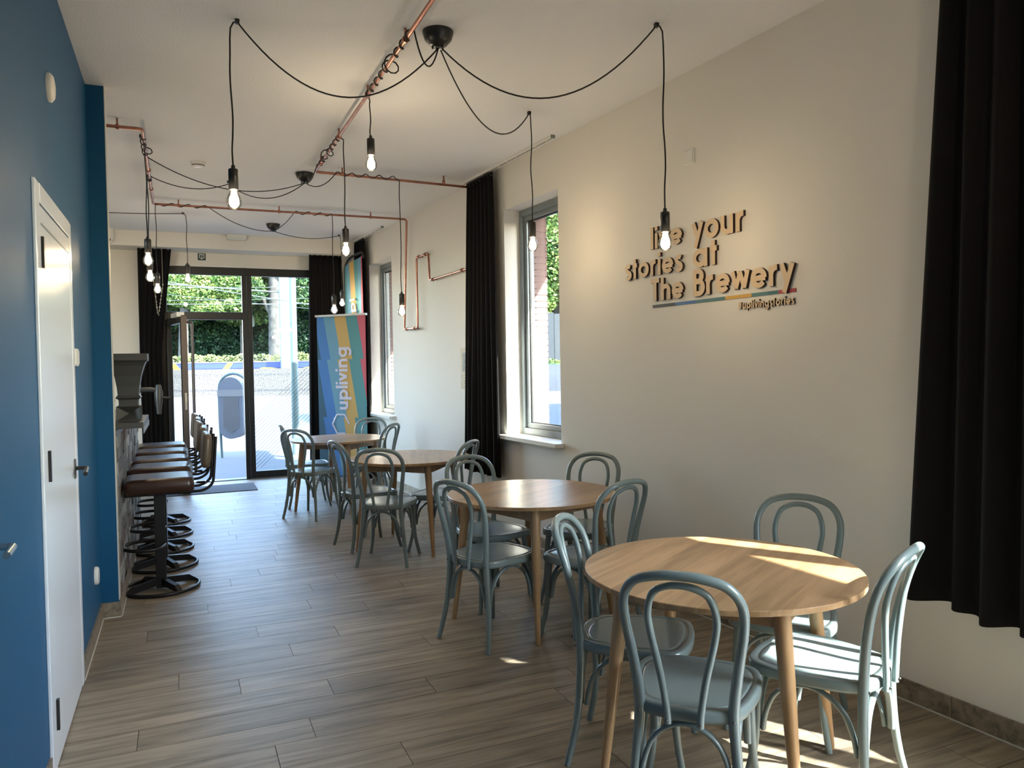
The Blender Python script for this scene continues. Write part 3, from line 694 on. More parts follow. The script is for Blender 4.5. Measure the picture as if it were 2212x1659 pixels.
CH = [  # x, y, heading, label
 (1.428, 5.683, -0.489, 'grey-blue bentwood chair tucked in on the near side of the third table'),
 (1.482, 1.985, -0.780, 'grey-blue bentwood chair in the foreground, back to the camera, at the nearest table'),
 (1.537, 3.845, -1.160, 'grey-blue bentwood chair on the left side of the second table'),
 (1.565, 2.452, -2.300, 'grey-blue bentwood chair on the left side of the nearest table, seat under it'),
 (2.242, 2.390, 2.176, 'grey-blue bentwood chair behind the nearest table, against the wall'),
 (1.995, 1.965, 0.42, 'sunlit grey-blue bentwood chair at the right of the nearest table'),
 (1.754, 4.410, -2.98, 'grey-blue bentwood chair at the far left of the second table'),
 (2.281, 4.204, 2.261, 'grey-blue bentwood chair against the wall behind the second table'),
 (1.990, 3.571, 0.269, 'grey-blue bentwood chair at the right front of the second table'),
 (1.400, 6.235, -1.38, 'grey-blue bentwood chair at the left side of the third table'),
 (1.898, 5.840, 0.771, 'grey-blue bentwood chair at the right of the third table beside the black curtain'),
 (1.185, 7.754, -0.753, 'grey-blue bentwood chair nearest the camera at the farthest table'),
 (1.245, 8.370, -1.60, 'grey-blue bentwood chair at the far left of the farthest table near the door'),
 (1.897, 8.413, 2.756, 'grey-blue bentwood chair behind the farthest table before the striped banner'),
 (1.800, 7.900, 0.816, 'grey-blue bentwood chair at the right of the farthest table near the wall'),
]
for i, (x, y, th, lab) in enumerate(CH):
    c = proto if i == 0 else copy_tree(proto)
    c.location = (x, y, 0); c.rotation_euler = (0, 0, th); tag(c, lab, 'chair', 'bentwood chairs around the round tables')

# ------------------------------------------------------------------ round tables
def make_table():
    e = empty('round_table'); R, H = 0.488, 0.73
    MB().lathe([(R-0.055, H-0.030), (R-0.004, H-0.020), (R, H-0.018), (R, H-0.002), (R-0.002, H)], 96, smooth=False).obj('tabletop', 'table_oak', e)
    for k in range(4):
        a = k*pi/2; ca, sa = cos(a), sin(a)
        top = Vector((0.375*ca, 0.375*sa, H-0.031)); ft = Vector((0.462*ca, 0.462*sa, 0))
        pts = [top.lerp(ft, t) for t in (0, 0.1, 0.35, 0.7, 0.97, 1)]
        MB().tube(pts, [0.027, 0.0275, 0.0245, 0.0185, 0.014, 0.012], n=16).obj('leg', 'leg_oak', e)
    for k in range(4):
        a = k*pi/2; b = a+pi/2
        p = Vector((0.375*cos(a), 0.375*sin(a), 0)); q = Vector((0.375*cos(b), 0.375*sin(b), 0)); m = (p+q)/2*1.12
        pts = [p*(1-t)**2+m*2*t*(1-t)+q*t*t for t in [i/8 for i in range(9)]]
        rr = []
        for i, t in enumerate(pts):
            d = (q-p).normalized(); nn = Vector((d.y, -d.x, 0))
            h2 = 0.052+0.012*abs(i-4)/4
            rr.append([t+nn*0.010+Vector((0, 0, H-0.032)), t-nn*0.010+Vector((0, 0, H-0.032)), t-nn*0.010+Vector((0, 0, H-0.032-h2)), t+nn*0.010+Vector((0, 0, H-0.032-h2))])
        MB().rings(rr).obj('apron', 'table_oak', e)
    return e
tp = make_table()
TB = [(1.775, 2.22, radians(-9), 'round oak table nearest the camera with a band of sunlight'),
      (1.86, 4.02, radians(-22), 'second round oak table, reflecting green window light'),
      (1.719, 6.077, radians(5), 'third round oak table before the black wall curtain'),
      (1.51, 8.036, radians(2), 'farthest round oak table beside the striped banner')]
for i, (x, y, a, lab) in enumerate(TB):
    c = tp if i == 0 else copy_tree(tp)
    c.location = (x, y, 0); c.rotation_euler = (0, 0, a); tag(c, lab, 'table', 'round oak tables in a row')
    next(q for q in c.children if q.name.startswith('tabletop')).rotation_euler = (0, 0, radians((40, 50, 70, 20)[i]))

# ------------------------------------------------------------------ bar, hopper, tap
e = empty('bar_counter', (0, 0, 0))
MB().box((-0.95, 5.205, 0.0), (-0.392, 7.86, 1.075)).obj('carcass', 'mortar_dark', e)
MB().box((-1.0, 5.205, 1.075), (-0.36, 7.88, 1.115)).obj('worktop', 'worktop_dark', e, bevel=0.004)
brm = [MB().box((0, 0.002, 0.002), (0.022, 0.213, 0.083)).mesh('brick', 'old_brick_%d' % i) for i in range(4)]
for r_ in range(12):
    y = 5.205-(0.11 if r_ % 2 else 0)
    while y < 7.85:
        z = 0.095+r_*0.0815
        a, b = max(y, 5.205), min(y+0.215, 7.86)
        if b-a > 0.03:
            o = bpy.data.objects.new('brick', brm[random.choices(range(4), (4, 3, 3, 2))[0]]); COL.objects.link(o); o.parent = e
            o.location = (-0.392+random.uniform(-0.004, 0.007), a, z); o.scale = (1, (b-a)/0.215, 1)
        y += 0.215
tag(e, 'bar counter clad in weathered grey brick behind the row of stools', 'bar counter')
e = empty('grain_hopper', (-0.305, 5.50, 1.155))
def sq(w, z, d=None): d = d or w; return [(-w/2, -d/2, z), (w/2, -d/2, z), (w/2, d/2, z), (-w/2, d/2, z)]
MB().rings([sq(0.122, 0.088), sq(0.112, 0.105), sq(0.115, 0.135), sq(0.146, 0.146), sq(0.146, 0.150), sq(0.122, 0.165), sq(0.130, 0.215), sq(0.152, 0.285), sq(0.190, 0.350), sq(0.212, 0.375), sq(0.236, 0.384), sq(0.236, 0.428)]).obj('funnel', 'grey_steel', e, bevel=0.002)
for d_ in (-1, 1):
    for ax in 'xy':
        a = 0.072
        pts = [(-a, d_*a, 0.0), (a, d_*a, 0.0), (a, d_*a, 0.092), (-a, d_*a, 0.092), (0, d_*(a-0.045), 0.045)]
        if ax == 'x': pts = [(y, x, z) for x, y, z in pts]
        MB().add(pts, [(0, 1, 4), (1, 2, 4), (2, 3, 4), (3, 0, 4)]).obj('facet_panel', 'grey_steel', e)
mb = MB(); mb.box((-0.08, -0.08, -0.0), (0.08, 0.08, 0.004)); mb.box((-0.066, -0.066, 0.085), (0.066, 0.066, 0.095)); mb.obj('base_plate', 'grey_steel', e)
tag(e, 'grey steel funnel-shaped grain hopper standing on the bar', 'hopper')
e = empty('mill_tray', (0, 0, 0))
MB().box((-0.62, 5.24, 1.118), (-0.215, 6.10, 1.155)).obj('tray', 'grey_steel', e, bevel=0.003)
MB().box((-0.217, 5.24, 1.085), (-0.212, 6.10, 1.118)).obj('lip', 'aluminium_grey', e)
tag(e, 'dark steel tray on the bar top under the hopper', 'tray')
e = empty('beer_tap', (-0.20, 6.30, 1.115))
mb = MB().tube(cr([(-0.10, 0, 0), (-0.10, 0, 0.10), (-0.09, 0, 0.20), (-0.02, 0, 0.215), (0.05, 0, 0.205)], 4), 0.018, n=10); mb.obj('spout_pipe', 'grey_steel', e)
MB().lathe([(0.016, -0.14), (0.020, -0.09), (0.027, -0.04), (0.030, 0.02), (0.024, 0.05), (0.016, 0.08)], 14, c=(0.05, 0, 0.17)).obj('nozzle', 'grey_steel', e)
MB().tube([(0.05, 0, 0.15), (0.13, 0, 0.145)], 0.012, n=8).obj('lever', 'black_plastic', e)
MB().lathe([(0.05, 0), (0.05, 0.02), (0.03, 0.03)], 16, c=(-0.10, 0, 0)).obj('base', 'grey_steel', e)
tag(e, 'dull metal tap with hanging nozzle on the bar beyond the hopper', 'tap')
e = empty('drinks_bottle', (-0.452, 5.36, 1.155))
MB().lathe([(0.030, 0), (0.033, 0.005), (0.033, 0.13), (0.025, 0.165), (0.012, 0.19), (0.012, 0.225)], 18).obj('body', 'black_plastic', e)
MB().lathe([(0.0335, 0.03), (0.0335, 0.10)], 18).obj('label_band', 'chrome', e)
tag(e, 'dark bottle-shaped canister half hidden at the blue wall edge', 'bottle')
tag(MB().box((-2.58, 8.6, 1.15), (-0.62, 8.9, 1.18)).box((-2.58, 8.62, 1.18), (-2.50, 8.88, 1.35)).box((-0.72, 8.62, 1.18), (-0.64, 8.88, 1.35)).obj('back_shelf', 'leg_oak'), 'wooden shelf behind the bar beside the hopper', 'shelf')

# ------------------------------------------------------------------ bar stools
def make_stool():
    e = empty('bar_stool')
    mb = MB(); ring = [(0.235*cos(2*pi*i/32), 0.235*sin(2*pi*i/32), 0.014) for i in range(32)]
    mb.tube(ring, 0.012, n=8, closed=True); mb.obj('base_ring', 'black_steel', e)
    for k in range(4):
        a = k*pi/2+0.5; ca, sa = cos(a), sin(a); n = Vector((-sa, ca, 0))*0.016
        p = [Vector((0.03*ca, 0.03*sa, 0.075)), Vector((0.19*ca, 0.19*sa, 0.055)), Vector((0.232*ca, 0.232*sa, 0.024)), Vector((0.232*ca, 0.232*sa, 0.008)), Vector((0.03*ca, 0.03*sa, 0.03))]
        MB().rings([[q-n for q in p], [q+n for q in p]]).obj('foot_bar', 'black_steel', e)
    MB().box((-0.033, -0.033, 0.01), (0.033, 0.033, 0.655)).obj('column', 'black_steel', e, bevel=0.004)
    MB().tube(cr([(0.03, 0.03, 0.30), (-0.02, 0.15, 0.30), (-0.16, 0.14, 0.30), (-0.235, 0.0, 0.30), (-0.16, -0.14, 0.30), (-0.02, -0.15, 0.30), (0.03, -0.03, 0.30)], 5), 0.012, n=8).obj('footrest', 'black_steel', e)
    mb = MB()
    for y in (-0.13, 0.13):
        mb.tube(filletpath([(-0.20, y, 0.66), (0.275, y, 0.66), (0.335, y, 0.70), (0.36, y, 1.02)], 0.05), 0.010, n=8)
    mb.tube([(-0.20, -0.13, 0.66), (-0.20, 0.13, 0.66)], 0.010, n=8); mb.tube([(0.1, -0.13, 0.66), (0.1, 0.13, 0.66)], 0.010, n=8)
    mb.obj('seat_frame', 'black_steel', e)
    def pad(w, d, z0, z1, k=0.04):
        o = []
        for z, ins in ((z0, 0.01), (z0+0.008, 0.0), (z1-0.022, 0.0), (z1-0.006, 0.012), (z1, 0.04)):
            a, b = w/2-ins, d/2-ins; r = k; pts = []
            for sx, sy, a0 in ((1, 1, 0), (-1, 1, pi/2), (-1, -1, pi), (1, -1, 1.5*pi)):
                for q in range(5):
                    an = a0+q*pi/8; pts.append((sx*(a-r)+r*cos(an), sy*(b-r)+r*sin(an), z))
            o.append(pts)
        return o
    MB().rings(pad(0.42, 0.40, 0.672, 0.765), smooth=True).obj('seat', 'leather', e).location = (0.005, 0, 0)
    o = MB().rings([[(p[2]-0.04, p[1], p[0]) for p in r] for r in pad(0.23, 0.36, 0.0, 0.055)], smooth=True).obj('back_cushion', 'tan_leather', e)
    o.location = (0.315, 0, 0.925); o.rotation_euler = (0, radians(4), 0)
    MB().tube([(0.29, 0.0, 0.70), (0.235, 0, 0.70)], 0.009, n=8).obj('back_bracket', 'black_steel', e)
    return e
sp = make_stool()
for i, (y, dx, rz, lab) in enumerate([(5.65, 0, 0.02, 'red-brown leather bar stool nearest the camera at the brick bar'), (6.29, 0.0, -0.05, 'leather bar stool, second from the camera along the brick bar'),
     (6.86, -0.02, 0.06, 'leather bar stool, third from the camera along the brick bar'), (7.46, -0.02, -0.04, 'leather bar stool, fourth from the camera along the brick bar'), (8.08, -0.03, 0.05, 'leather bar stool at the far end of the row, nearest the glass door')]):
    c = sp if i == 0 else copy_tree(sp)
    c.location = (-0.150+dx, y, 0); c.rotation_euler = (0, 0, rz); tag(c, lab, 'bar stool', 'leather bar stools along the brick bar')

e = empty('bead_chain', (-0.40, 10.33, 2.97))
ch = [Vector((0.12, 0, -0.25)).lerp(Vector((0.17, 0, -0.80)), t/8) for t in range(9)]+[Vector((0.18, 0, -0.82)).lerp(Vector((0.235, 0, -0.45)), t/8) for t in range(9)]
MB().tube([(0.12, 0, 0)]+ch+[(0.235, 0, 0)], 0.003, n=5).obj('string', 'gold_chain', e)
bd = MB().lathe([(0.002, -0.009), (0.009, -0.004), (0.009, 0.004), (0.002, 0.009)], 8).mesh('bead', 'gold_chain')
for p in ch: put(bd, 'bead', e, p)
tag(e, 'thin pale bead chain hanging in a V before the black curtain by the door', 'chain')

# ------------------------------------------------------------------ lettering: glyphs drawn as strokes (x-height 0.70, cap height 1)
def arc(cx, cz, r, a0, a1, n=14, ry=None):
    ry = ry or r
    return [(cx+r*cos(radians(a0+(a1-a0)*i/n)), cz+ry*sin(radians(a0+(a1-a0)*i/n))) for i in range(n+1)]
G = {
 'l': ([[(0.1, 0), (0.1, 1)]], 0.2), 'i': ([[(0.1, 0), (0.1, 0.70)], [(0.1, 0.82), (0.1, 1.0)]], 0.2),
 'v': ([[(0.06, 0.70), (0.28, 0.06)], [(0.28, 0.06), (0.50, 0.70)]], 0.56),
 'e': ([arc(0.36, 0.35, 0.26, -2, 322, 24), [(0.14, 0.335), (0.66, 0.335)]], 0.72),
 'y': ([[(0.06, 0.70), (0.28, 0.10)], [(0.50, 0.70), (0.16, -0.27)]], 0.56),
 'o': ([arc(0.36, 0.35, 0.26, 0, 360, 26)], 0.72),
 'u': ([[(0.12, 0.70), (0.12, 0.28)]+arc(0.32, 0.29, 0.20, 180, 360, 12)+[(0.52, 0.70)], [(0.52, 0.70), (0.52, 0)]], 0.64),
 'r': ([[(0.12, 0), (0.12, 0.70)], [(0.12, 0.38)]+arc(0.36, 0.40, 0.23, 170, 85, 8)], 0.44),
 's': ([arc(0.26, 0.50, 0.15, 40, 255, 10, 0.125)+arc(0.24, 0.20, 0.16, 75, -140, 12, 0.135)], 0.48),
 't': ([[(0.16, 0), (0.16, 0.92)], [(0.02, 0.62), (0.32, 0.62)]], 0.34),
 'a': ([arc(0.36, 0.35, 0.26, 0, 360, 26), [(0.62, 0), (0.62, 0.70)]], 0.74),
 'T': ([[(0.0, 0.92), (0.56, 0.92)], [(0.28, 0), (0.28, 0.92)]], 0.58),
 'h': ([[(0.12, 0), (0.12, 1)], [(0.12, 0.38)]+arc(0.33, 0.40, 0.21, 175, 0, 12)+[(0.54, 0)]], 0.66),
 'B': ([[(0.12, 0), (0.12, 1)], [(0.12, 0.93)]+arc(0.32, 0.74, 0.19, 90, -90, 10)+[(0.12, 0.55)], [(0.12, 0.53)]+arc(0.34, 0.30, 0.23, 90, -90, 12)+[(0.12, 0.07)]], 0.64),
 'w': ([[(0.06, 0.70), (0.23, 0.07)], [(0.23, 0.07), (0.42, 0.66)], [(0.42, 0.66), (0.61, 0.07)], [(0.61, 0.07), (0.78, 0.70)]], 0.84),
 'p': ([arc(0.38, 0.35, 0.26, 0, 360, 26), [(0.12, 0.70), (0.12, -0.28)]], 0.74),
 'n': ([[(0.12, 0), (0.12, 0.70)], [(0.12, 0.38)]+arc(0.33, 0.40, 0.21, 175, 0, 12)+[(0.54, 0)]], 0.66),
 'g': ([arc(0.36, 0.35, 0.26, 0, 360, 26), [(0.62, 0.70), (0.62, 0.0)]+arc(0.37, -0.02, 0.25, 0, -150, 12)], 0.74),
 '#': ([[(0.18, 0), (0.26, 0.85)], [(0.42, 0), (0.50, 0.85)], [(0.04, 0.30), (0.60, 0.30)], [(0.06, 0.58), (0.62, 0.58)]], 0.66),
}
def strokes(mb, ch, x0, h, sx, w, d0, d1, face=0, side=1, sgn=1):
    """solid ribbons; local x to the right, z up, front face at y = d1 (towards the viewer, negative y)"""
    for si, st in enumerate(G[ch][0]):
        d1 += -0.0004 if si else 0
        P = [Vector((x0+x*h*sx, z*h)) for x, z in st]
        if len(P) == 1: continue
        closed = (P[0]-P[-1]).length < 1e-5
        if closed: P = P[:-1]
        N = len(P); Lf = []; Rt = []
        for i in range(N):
            if closed: t = P[(i+1) % N]-P[i-1]
            else:
                t = P[min(i+1, N-1)]-P[max(i-1, 0)]
            t.normalize(); nn = Vector((-t.y, t.x)); k = 1.0
            if not closed and 0 < i < N-1:
                t1 = (P[i]-P[i-1]).normalized(); k = 1/max(0.75, nn.dot(Vector((-t1.y, t1.x))))
            Lf.append(P[i]+nn*w/2*k); Rt.append(P[i]-nn*w/2*k)
        vs = [(p.x, d1, p.y) for p in Lf]+[(p.x, d1, p.y) for p in Rt]+[(p.x, d0, p.y) for p in Lf]+[(p.x, d0, p.y) for p in Rt]
        M_ = N if closed else N-1
        for i in range(M_):
            j = (i+1) % N
            mb.add([vs[q] for q in (i, j, N+j, N+i)], [(0, 1, 2, 3)], face)
            mb.add([vs[q] for q in (i, j, 2*N+j, 2*N+i)], [(0, 1, 2, 3)], side)
            mb.add([vs[q] for q in (N+i, N+j, 3*N+j, 3*N+i)], [(0, 1, 2, 3)], side)
        if not closed:
            for i in (0, N-1): mb.add([vs[q] for q in (i, N+i, 3*N+i, 2*N+i)], [(0, 1, 2, 3)], side)
def word(parent, txt, s0, s1, z, h, w, d0, d1, mats, name='letter', gap=0.06):
    tot = sum(G[c][1] for c in txt)+gap*(len(txt)-1); sx = (s1-s0)/(tot*h); x = 0
    for c in txt:
        mb = MB(); strokes(mb, c, 0, h, sx, w, d0, d1)
        o = mb.obj(name, mats, parent, weld=True); o.location = (s0+x*h*sx, 0, z); x += G[c][1]+gap
SIGN = RWM @ Matrix.Rotation(-pi/2, 4, 'Z')     # local +x = -s, local y = n, z up
e = empty('wall_lettering', matrix=SIGN)
LM = ['letter_face', 'letter_edge']
word(e, 'live', -3.815, -3.515, 2.172, 0.135, 0.027, -0.001, -0.017, LM)
word(e, 'your', -3.43, -3.015, 2.165, 0.148, 0.029, -0.001, -0.017, LM)
word(e, 'stories', -4.085, -3.515, 2.01, 0.135, 0.026, -0.001, -0.017, LM)
word(e, 'at', -3.43, -3.225, 2.012, 0.148, 0.029, -0.001, -0.017, LM)
word(e, 'The', -3.815, -3.51, 1.852, 0.135, 0.028, -0.001, -0.017, LM)
word(e, 'Brewery', -3.43, -2.69, 1.852, 0.148, 0.029, -0.001, -0.017, LM)
for a, b, m in [(-3.815, -3.60, 'black'), (-3.60, -3.42, 'blue'), (-3.42, -3.18, 'teal'), (-3.18, -2.985, 'yellow'), (-2.985, -2.87, 'teal'), (-2.87, -2.80, 'deepteal'), (-2.80, -2.69, 'red')]:
    MB().box((a, -0.004, 1.811), (b, -0.0005, 1.829)).obj('colour_stripe', 'stripe_'+m, e)
tag(e, 'raised wooden letters in three lines over a thin multicoloured stripe', 'wall lettering')
e = empty('hashtag_lettering', matrix=SIGN)
word(e, '#uplivingstories', -3.075, -2.695, 1.752, 0.042, 0.0078, -0.001, -0.010, LM, gap=0.10)
tag(e, 'line of small dark-edged letters below the large wooden lettering', 'wall lettering')

# ------------------------------------------------------------------ banners
def banner_mat(name, ramp, drift, steps, jump, w, h, flip=False):
    m, n, l, b = nodes(name); tc = n.new('ShaderNodeTexCoord'); sx = n.new('ShaderNodeSeparateXYZ'); l.new(tc.outputs['Object'], sx.inputs[0])
    def M(op, a, bb):
        q = n.new('ShaderNodeMath'); q.operation = op
        for i, v in enumerate((a, bb)):
            if isinstance(v, (int, float)): q.inputs[i].default_value = v
            elif v is not None: l.new(v, q.inputs[i])
        return q.outputs[0]
    u = M('DIVIDE', sx.outputs['X'], w); t = M('SUBTRACT', 1.0, M('DIVIDE', sx.outputs['Z'], h))
    fl = M('FLOOR', M('ADD', M('MULTIPLY', t, steps), 0.22), None)
    u2 = M('ADD', M('SUBTRACT', u, M('MULTIPLY', t, drift)), M('MULTIPLY', fl, jump))
    cr_ = n.new('ShaderNodeValToRGB'); cr_.color_ramp.interpolation = 'CONSTANT'; el = cr_.color_ramp.elements
    mr = M('MULTIPLY_ADD', u2, 0.5); mr.node.inputs[2].default_value = 0.25
    el[0].position = 0; el[0].color = L3(ramp[0][1]); el[1].position = 0.25+ramp[1][0]*0.5; el[1].color = L3(ramp[1][1])
    for p_, c_ in ramp[2:]:
        q = el.new(0.25+p_*0.5); q.color = L3(c_)
    l.new(mr, cr_.inputs[0]); l.new(cr_.outputs[0], b.inputs['Base Color']); b.inputs['Roughness'].default_value = 0.5
BLU, LBL, GLD, TEA, RED = (0.055, 0.19, 0.48), (0.14, 0.32, 0.45), (0.56, 0.37, 0.12), (0.085, 0.27, 0.29), (0.58, 0.11, 0.15)
banner_mat('banner_print', [(-0.5, (0.03, 0.10, 0.16)), (-0.07, BLU), (0.13, LBL), (0.35, GLD), (0.58, TEA), (0.82, RED)], 0.50, 2.89, 0.075, 0.757, 2.15)
banner_mat('feather_print', [(-0.5, TEA), (0.10, LBL), (0.30, GLD), (0.52, TEA), (0.66, LBL), (0.86, RED)], 0.25, 2.0, 0.12, 0.46, 2.9)
bx0, by0 = 1.645, 10.10; bx1, by1 = 2.165, 9.55
ang = math.atan2(by1-by0, bx1-bx0); bw = 0.757
e = empty('roll_up_banner', (bx0, by0, 0), ang)
N_ = 14; vs = []; fs = []
for j in range(2):
    for k in range(2):
        for i in range(N_+1):
            u = i/N_; vs.append((u*bw, (0.004 if k else 0)-0.028*(u**3)*(1 if j == 0 else 0.6), 0.075 if j == 0 else 2.125))
n1 = N_+1
for i in range(N_):
    fs += [(i, i+1, 2*n1+i+1, 2*n1+i), (n1+i+1, n1+i, 3*n1+i, 3*n1+i+1)]
sheet = MB().add(vs, fs, 0, True).obj('banner_sheet', 'banner_print', e)
MB().box((-0.006, -0.030, 2.12), (bw+0.012, 0.012, 2.145)).obj('top_rail', 'white_plastic', e)
MB().box((-0.10, -0.085, 0.0), (bw+0.10, 0.085, 0.07)).obj('base_cassette', 'chrome', e, bevel=0.008)
MB().tube([(bw/2, 0.03, 0.07), (bw/2, 0.03, 2.12)], 0.009, n=8).obj('support_pole', 'chrome', e)
for x in (0.05, bw-0.05): MB().box((x-0.02, -0.20, 0.0), (x+0.02, 0.12, 0.012)).obj('foot', 'white_plastic', e)
def vword(parent, txt, x, z0, z1, h, w, y, mats):
    tot = sum(G[c][1] for c in txt)+0.07*(len(txt)-1); sx = (z1-z0)/(tot*h); q = 0
    for c in txt:
        mb = MB(); strokes(mb, c, 0, h, sx, w, 0.0, -0.0012, 0, 0)
        o = mb.obj('letter', mats, parent, weld=True); o.matrix_local = T((x, y, z0+q*h*sx)) @ Matrix.Rotation(-pi/2, 4, 'Y')
        q += G[c][1]+0.07
vword(e, 'upliving', 0.47, 0.92, 1.73, 0.185, 0.034, -0.012, 'print_white')
hexo = [(0.22, 0.74), (0.29, 0.86), (0.41, 0.86), (0.48, 0.74), (0.41, 0.62), (0.29, 0.62)]
mb = MB()
for i in range(6):
    if i in (3,): continue
    a, b = hexo[i], hexo[(i+1) % 6]; mb.tube([(a[0], -0.008, a[1]), (b[0], -0.008, b[1])], [(0.0015, 0.016)]*2, n=4, flat=(0, 1, 0))
mb.obj('logo', 'print_white', e)
word(e, 'upliving', 0.08, 0.30, 0.34, 0.035, 0.006, -0.005, -0.0062, 'print_white') if False else None
tag(e, 'roll-up banner with blue, gold, teal and red stripes and white vertical word', 'banner')
e = empty('feather_banner', (2.045, 10.20, 0), radians(-72))
pole = filletpath([(0.0, 0, 0.05), (0.0, 0, 2.82), (0.14, 0, 2.91), (0.46, 0, 2.94), (0.48, 0, 2.86)], 0.09)
MB().tube(pole, 0.016, n=8).obj('pole', 'black_plastic', e)
vs = []; NV = 20; NU = 10
for k in range(2):
    for j in range(NV+1):
        t = j/NV
        for i in range(NU+1):
            u = i/NU; zt_ = 2.80+0.10*u; zb_ = 1.02-0.06*u
            w_ = 0.43+0.05*sin(t*3.1)+0.04*t
            vs.append((0.012+u*w_, -0.025*sin(u*6+t*4)*u+(0.003 if k else 0)-0.01, zt_+(zb_-zt_)*t))
fs = []; NN = (NU+1)*(NV+1)
for k in range(2):
    for j in range(NV):
        for i in range(NU):
            a = k*NN+j*(NU+1)+i; fs.append((a, a+1, a+NU+2, a+NU+1))
MB().add(vs, fs, 0, True).obj('flag_cloth', 'feather_print', e)
MB().lathe([(0.16, 0), (0.16, 0.02), (0.03, 0.05), (0.02, 0.08)], 20).obj('base', 'black_steel', e)
vword(e, 'upl', 0.30, 2.05, 2.36, 0.13, 0.024, -0.036, 'print_white')
tag(e, 'tall feather flag banner in teal, gold and red standing in the far right corner', 'banner')

# ------------------------------------------------------------------ street outside (runs at an angle to the house)
EH = Vector((sin(YAW), cos(YAW), 0)); ER = Vector((cos(YAW), -sin(YAW), 0))
STREET = Matrix(((ER.x, EH.x, 0, 0), (ER.y, EH.y, 0, 0), (0, 0, 1, 0), (0, 0, 0, 1)))
struct(MB().box((-60, -40, -0.5), (60, 80, -0.03)).obj('ground', 'pavement', matrix=STREET))
bank = struct(MB().box((-30, 41, -0.1), (-6, 42, 1.43)).obj('gravel_bank', 'stage_gravel', matrix=STREET))
struct(MB().box((-6, 40.8, -0.1), (14, 42, 1.40)).obj('retaining_wall', 'asphalt', matrix=STREET))
struct(MB().box((-40, 42, -0.1), (24, 62, 1.47)).obj('park_ground', 'leaf_mid', matrix=STREET))
e = empty('mural_wall', matrix=STREET)
MB().box((-30, 42.0, 1.43), (-6, 42.25, 1.78)).obj('painted_wall', 'mural_blue', e)
MB().box((-30, 41.97, 1.78), (-6, 42.28, 1.83)).obj('coping', 'concrete_pale', e)
mb = MB()
for pts in ([(-15.9, 1.43), (-15.55, 1.43), (-15.30, 1.78), (-15.62, 1.78)], [(-18.6, 1.43), (-18.2, 1.43), (-18.5, 1.78), (-18.75, 1.78)], [(-13.9, 1.43), (-12.9, 1.43), (-13.2, 1.49), (-13.7, 1.50)], [(-11.5, 1.43), (-10.4, 1.43), (-10.7, 1.51), (-11.2, 1.49)]):
    mb.rings([[(x, 41.985, z) for x, z in pts], [(x, 42.0, z) for x, z in pts]])
mb.obj('painted_shape', 'mural_yellow', e)
tag(e, 'low blue painted wall with yellow shapes along the far side of the street', 'wall')
def leaves(name, mname, blobs, n, size, parent=None, seed=0, matrix=None, flatz=1.0):
    rnd = random.Random(seed); vs = []; fs = []
    tot = sum(b[3]*b[4]*b[5] for b in blobs)
    for b in blobs:
        k = int(n*b[3]*b[4]*b[5]/tot)
        for _ in range(k):
            while True:
                d = Vector((rnd.gauss(0, 1), rnd.gauss(0, 1), rnd.gauss(0, 1)))
                if d.length > 1e-3: break
            d.normalize(); r = rnd.uniform(0.35, 1)**0.5
            c = Vector((b[0]+d.x*b[3]*r, b[1]+d.y*b[4]*r, b[2]+d.z*b[5]*r))
            a = Vector((rnd.gauss(0, 1), rnd.gauss(0, 1), rnd.gauss(0, 0.7))).normalized(); q = a.cross(Vector((rnd.gauss(0, 1), rnd.gauss(0, 1), rnd.gauss(0, 1)))).normalized()
            s = size*rnd.uniform(0.6, 1.35); i = len(vs)
            vs += [c-a*s, c+q*s*0.5, c+a*s, c-q*s*0.5]; fs.append((i, i+1, i+2, i+3))
    me = bpy.data.meshes.new(name); me.from_pydata([tuple(v) for v in vs], [], fs); me.materials.append(MATS[mname])
    o = bpy.data.objects.new(name, me); COL.objects.link(o)
    if parent: o.parent = parent
    if matrix is not None: o.matrix_world = matrix
    return o
def tree(label, a, b, trunk_r, h0, h1, blobs, n, m, seed, lean=0.0, size=0.10, branches=()):
    e = empty('street_tree', matrix=STREET @ T((a, b, 0)))
    P = [(lean*t*t*2, 0, 1.0+(h1-1.0)*t) for t in [i/7 for i in range(8)]]
    MB().tube(P, [trunk_r*(1.25-0.5*i/7) for i in range(8)], n=12).obj('trunk', 'bark', e)
    for br in branches: MB().tube(cr(br, 4), [trunk_r*0.35]*(4*(len(br)-1)+1), n=8).obj('branch', 'bark', e)
    leaves('crown', m, blobs, n, size, e, seed)
    return tag(e, label, 'tree', 'trees across the street')
tree('thick mottled plane tree trunk with green crown seen through the right pane', -13.55, 44, 0.36, 1.4, 9, [(-1.5, 0, 8.6, 3.0, 1.6, 1.6), (1.5, 0.3, 8.3, 2.4, 1.5, 1.5), (-0.9, -0.8, 5.9, 0.8, 0.5, 0.7), (1.9, 0, 6.0, 0.8, 0.8, 1.2)], 34000, 'leaf_mid', 1, branches=[[(-0.1, 0, 4.2), (-0.7, 0, 5.6), (-1.2, 0.1, 8)], [(0.1, 0, 5), (0.6, 0, 7), (1.3, 0, 9)]])
tree('leaning tree trunk half hidden behind the door handle, bright crown above', -18.75, 43.6, 0.24, 1.4, 8, [(0.5, 0, 6.4, 2.0, 1.2, 1.5), (2.9, 0.2, 6.6, 1.6, 1.0, 1.3), (-2.5, 0, 6.4, 1.6, 1.2, 1.6), (1.6, 0, 4.9, 1.1, 0.7, 0.5), (3.2, 0, 5.1, 0.8, 0.6, 0.5)], 70000, 'leaf_lime', 2, lean=0.25, size=0.09)
